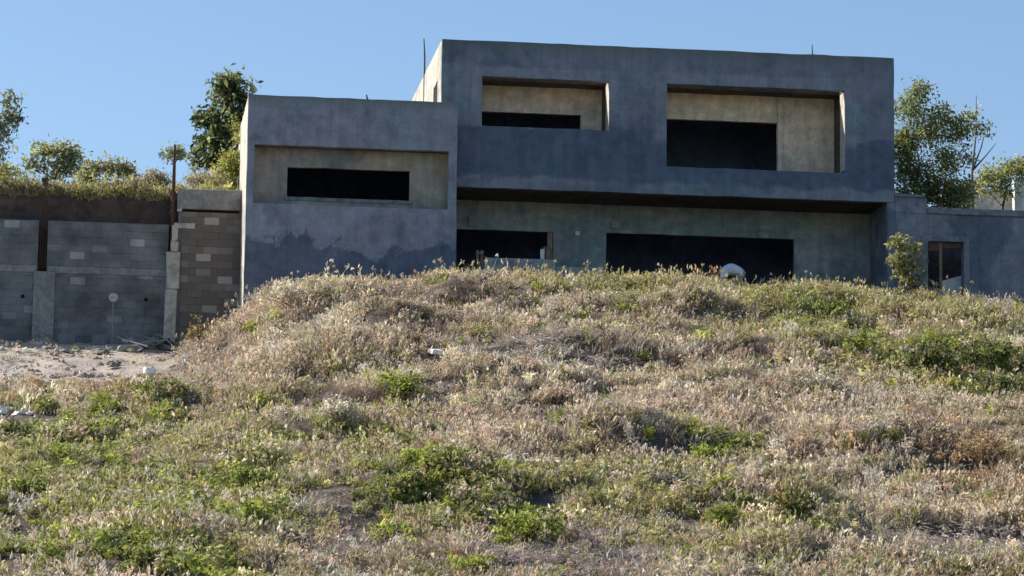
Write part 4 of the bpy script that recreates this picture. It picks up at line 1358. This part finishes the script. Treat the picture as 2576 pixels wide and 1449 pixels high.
# pile of cut branches and scraps at the foot of the column
rr = random.Random(5)
BRL = ['leftmost low', 'long bent', 'short forked', 'thick middle', 'steeply raised', 'flat lowest', 'thin slanting', 'topmost', 'rightmost']
for i in range(9):
    px, py = 302 + i * 14.5, 846 + (i * 17) % 36
    p = T(px, py)
    d = Vector((rr.uniform(-1, 1), rr.uniform(-.5, .5), rr.uniform(-.05, .35))).normalized()
    L = rr.uniform(.4, 1.1)
    q = MB()
    a = p + Vector((0, 0, rr.uniform(.03, .3))) - d * L * .5
    m_ = a + d * L * .5 + Vector((0, 0, rr.uniform(-.05, .08)))
    q.tube([a, m_, a + d * L], [.024, .02, .008], 5)
    for k in range(3):
        s0 = a.lerp(a + d * L, rr.uniform(.3, .9))
        q.tube([s0, s0 + Vector((rr.gauss(0, .14), rr.gauss(0, .1), rr.uniform(.03, .2)))], [.011, .004], 4)
    tag(q.build('cut_branch', M['twig']), BRL[i] + ' grey cut branch in the debris pile by the broken column', 'branch', 'cut branches in the debris pile')
rr = random.Random(6)
for i, (px, py, w, h) in enumerate(((120, 880, 30, 16), (178, 884, 44, 12), (250, 886, 46, 14), (330, 880, 60, 22), (385, 872, 66, 26), (420, 868, 34, 24))):
    rock('debris_heap', px, py, w, h, ['small grey rubble heap below the column stub', 'flat grey rubble heap below the first loose block', 'flat grey rubble heap below the thin stake',
         'long grey rubble heap left in the branch pile', 'biggest grey rubble heap under the branch pile', 'rubble heap right against the broken column'][i], M['stub'] if i < 5 else M['earth'], 'rubble', 20.3 + i, 1.2)
rock('plastic_bag', 315, 862, 16, 9, 'small white plastic bag on top of the debris pile', M['whitebox'], 'bag', 31.0, sink=-0.3)
q = MB()
a = T(448, 855)
q.box(-0.02, 0.02, -0.16, 0.16, -0.1, 0.55, 0.01, 3)
o = q.build('brown_board', M['redboard'], bevel=0.005)
o.location = a; o.rotation_euler = (0.0, 0.35, 0.9)
tag(o, 'red-brown board leaning at the foot of the broken column', 'board')

# by the left ground-floor opening
fr = empty('wooden_frame', P(1205, 660, 0.3))
tag(fr, 'small upright wooden frame of two stakes left of the concrete step', 'frame')
for a0 in (1201, 1212):
    p = P(a0, 630, 0.3)
    q = MB(); q.box(p.x - .035, p.x + .035, 0.27, 0.33, FLOOR - .1, p.z, 0.008, a0); q.build('stake', M['wood'], fr)
p = P(1206, 632, 0.3)
q = MB(); q.box(p.x - .1, p.x + .1, 0.245, 0.268, p.z - .09, p.z - .02, 0.006, 4); q.build('crossbar', M['wood'], fr)
wp = empty('timber_pile', P(1377, 650, 1.2))
tag(wp, 'brown pile of timber offcuts in the right corner of the left black opening', 'timber')
rr = random.Random(9)
for i in range(6):
    p = P(1364 + i * 4.5, 650, 1.2 + 0.05 * (i % 3))
    q = MB(); hgt = [0.24, 0.3, 0.34, 0.26, 0.72, 0.2][i]
    q.box(p.x - .06, p.x + .06, 1.15 + 0.1 * (i % 3), 1.27 + 0.1 * (i % 3), -0.5, p.z + hgt, .02, i)
    q.build('offcut', M['board'] if i == 0 else M['wood'], wp, bevel=.008)
pl = MB(); pl.box(P(1355, 650, 1.1).x, P(1395, 650, 1.1).x, 0.95, 1.6, FLOOR - .1, -0.5)
pl.build('pallet', M['darkwood'], wp)


# ------------------------------------------------------------------ the person bending down in front of the wide opening
PY_ = -2.3
bp = P(1834, 661, PY_)                       # top of the rounded back
gz = float(H(bp.x, PY_))
SK = plain('skin', (0.30, 0.17, 0.12), 0.6, 0.1, 8)
SH = plain('shirt_cloth', (0.50, 0.55, 0.66), 0.85, 0.06, 5)
TR = plain('trouser_cloth', (0.30, 0.25, 0.19), 0.9, 0.15, 6)
HR = plain('hair', (0.025, 0.018, 0.015), 0.7, 0.2, 30)
person = empty('person', (bp.x, PY_, gz))
tag(person, 'person in a white shirt bending forward in the grass before the wide black opening', 'person')
zt = bp.z                                     # z of the back
hip = Vector((bp.x + 0.30, PY_, zt - 0.20))


def skin(name, verts, edges, rads, mat, parent, sub=2):
    me = bpy.data.meshes.new(name)
    me.from_pydata([tuple(v) for v in verts], edges, [])
    o = link(name, me, mat, parent)
    o.modifiers.new('skin', 'SKIN').use_smooth_shade = True
    for i, sv in enumerate(me.skin_vertices[0].data):
        r_ = rads[i]
        sv.radius = r_ if isinstance(r_, tuple) else (r_, r_)
        sv.use_root = (i == 0)
    md = o.modifiers.new('subsurf', 'SUBSURF')
    md.levels = md.render_levels = sub
    me.materials.clear(); me.materials.append(mat)
    return o


S = lambda dx, dy, dz: Vector((bp.x + dx, PY_ + dy, zt + dz))
kz = gz + 0.5
V = [S(.30, 0, -.27), S(.15, 0, -.19), S(.0, 0, -.165), S(-.16, 0, -.235), S(-.26, 0, -.31), S(-.33, 0, -.38), S(-.40, 0, -.45),
     S(-.18, -.19, -.26), S(-.24, -.24, -.50), S(-.36, -.20, -.70), S(-.40, -.18, -.77),
     S(-.18, .19, -.26), S(-.24, .24, -.50), S(-.36, .20, -.70), S(-.40, .18, -.77),
     S(.32, -.10, -.28), Vector((bp.x + .16, PY_ - .13, (gz + zt - .25) / 2 + .02)), Vector((bp.x + .32, PY_ - .12, gz + .08)), Vector((bp.x + .14, PY_ - .14, gz + .045)),
     S(.32, .10, -.28), Vector((bp.x + .16, PY_ + .13, (gz + zt - .25) / 2 + .02)), Vector((bp.x + .32, PY_ + .12, gz + .08)), Vector((bp.x + .14, PY_ + .14, gz + .045))]
E = [(0, 1), (1, 2), (2, 3), (3, 4), (4, 5), (5, 6), (3, 7), (7, 8), (8, 9), (9, 10), (3, 11), (11, 12), (12, 13), (13, 14), (0, 15), (15, 16), (16, 17), (17, 18), (0, 19), (19, 20), (20, 21), (21, 22)]
RAD = [(.15, .14), (.15, .15), (.155, .16), (.14, .15), .055, .06, .07, .065, .048, .034, .03, .065, .048, .034, .03, .095, .065, .045, .035, .095, .065, .045, .035]
body = skin('body', V, E, RAD, SK, person)
# fingers
for sy in (-1, 1):
    w0 = S(-.40, .18 * sy, -.77)
    for fi in range(5):
        oy = (fi - 2) * .018
        L = (.06, .075, .08, .075, .055)[fi]
        if fi == 0:
            pts_ = [w0 + Vector((.0, -.03 * sy, 0)), w0 + Vector((-.02, -.05 * sy, -.03)), w0 + Vector((-.035, -.055 * sy, -.055))]
        else:
            pts_ = [w0 + Vector((-.01, oy, -.02)), w0 + Vector((-.025, oy, -.02 - L * .6)), w0 + Vector((-.005, oy, -.02 - L * 1.1))]
        skin('finger', pts_, [(0, 1), (1, 2)], [.009, .0085, .007], SK, person, 1)
# the body as one surface; shirt and trousers are that surface let out a little over torso and legs
bpy.context.view_layer.update()
ev = body.evaluated_get(bpy.context.evaluated_depsgraph_get())
bme = bpy.data.meshes.new_from_object(ev)
body.modifiers.clear()
old = body.data
body.data = bme
bme.name = 'body'
bme.materials.clear(); bme.materials.append(SK)
bme.polygons.foreach_set('use_smooth', [True] * len(bme.polygons))
PV = [Vector(v) for v in V]


def near(p):
    best = (9, None, 0)
    for e_ in E:
        a_, b__ = PV[e_[0]], PV[e_[1]]
        ab = b__ - a_
        u_ = max(0, min(1, (p - a_).dot(ab) / ab.dot(ab)))
        d_ = (p - a_ - ab * u_).length - 0.6 * (RAD[e_[0]] if not isinstance(RAD[e_[0]], tuple) else RAD[e_[0]][0])
        if d_ < best[0]: best = (d_, e_, u_)
    return best[1], best[2]


def garment(name, test, mat, let):
    idx_ = [p.index for p in bme.polygons if test(*near(p.center), p.center)]
    used, vs_, fs_ = {}, [], []
    for i_ in idx_:
        f_ = []
        for vi in bme.polygons[i_].vertices:
            if vi not in used:
                used[vi] = len(vs_)
                v_ = bme.vertices[vi]
                vs_.append(tuple(v_.co + v_.normal * let * (1 + 0.6 * mnoise.noise(v_.co * 9))))
            f_.append(used[vi])
        fs_.append(f_)
    me_ = bpy.data.meshes.new(name)
    me_.from_pydata(vs_, [], fs_)
    o_ = link(name, me_, mat, person, True)
    md_ = o_.modifiers.new('cloth', 'SOLIDIFY'); md_.thickness = 0.006; md_.offset = 1
    return o_


garment('shirt', lambda e_, u_, p_: (e_ in ((0, 1), (0, 15), (0, 19)) and p_.x < bp.x + .33 and p_.z > zt - .40) or e_ in ((1, 2), (2, 3), (3, 7), (3, 11)) or (e_ in ((7, 8), (11, 12)) and u_ < .75) or (e_ == (3, 4) and u_ < .45), SH, 0.014)
garment('trousers', lambda e_, u_, p_: e_ in ((0, 15), (15, 16), (0, 19), (19, 20)) or (e_ in ((16, 17), (20, 21)) and u_ < .85), TR, 0.010)
# head: face looking down to the left
bm = bmesh.new()
bmesh.ops.create_uvsphere(bm, u_segments=20, v_segments=14, radius=1.0)
for v in bm.verts:
    x_, y_, z_ = v.co
    wv = 1 - 0.22 * max(0, -z_)
    v.co = Vector((x_ * .098 * (1 - .1 * max(0, -z_)), y_ * .078 * wv, z_ * .12))
    if x_ > 0.85 and abs(y_) < .3 and -.45 < z_ < .1: v.co.x += .02          # nose
    if x_ > 0.7 and .15 < abs(y_) < .5 and .05 < z_ < .35: v.co.x -= .010     # eye sockets
    if x_ > 0.75 and abs(y_) < .35 and -.75 < z_ < -.5: v.co.x += .006        # lips and chin
    if abs(y_) > .93 and abs(z_) < .3 and abs(x_) < .4: v.co.y += .014 * (1 if y_ > 0 else -1)
me = bpy.data.meshes.new('head'); bm.to_mesh(me); bm.free()
hd = link('head', me, SK, person, True)
hd.matrix_parent_inverse = Matrix.Translation(-Vector(person.location))
hd.location = S(-.45, 0, -.50); hd.rotation_euler = (0, R(105), R(180))
bm = bmesh.new()
bmesh.ops.create_uvsphere(bm, u_segments=20, v_segments=14, radius=1.0)
bmesh.ops.delete(bm, geom=[v for v in bm.verts if v.co.z < -.35 or (v.co.x > .45 and v.co.z < .45)], context='VERTS')
for v in bm.verts: v.co = Vector((v.co.x * .107, v.co.y * .086, v.co.z * .128))
me = bpy.data.meshes.new('hair'); bm.to_mesh(me); bm.free()
link('hair', me, HR, hd, True).matrix_parent_inverse = Matrix.Identity(4)
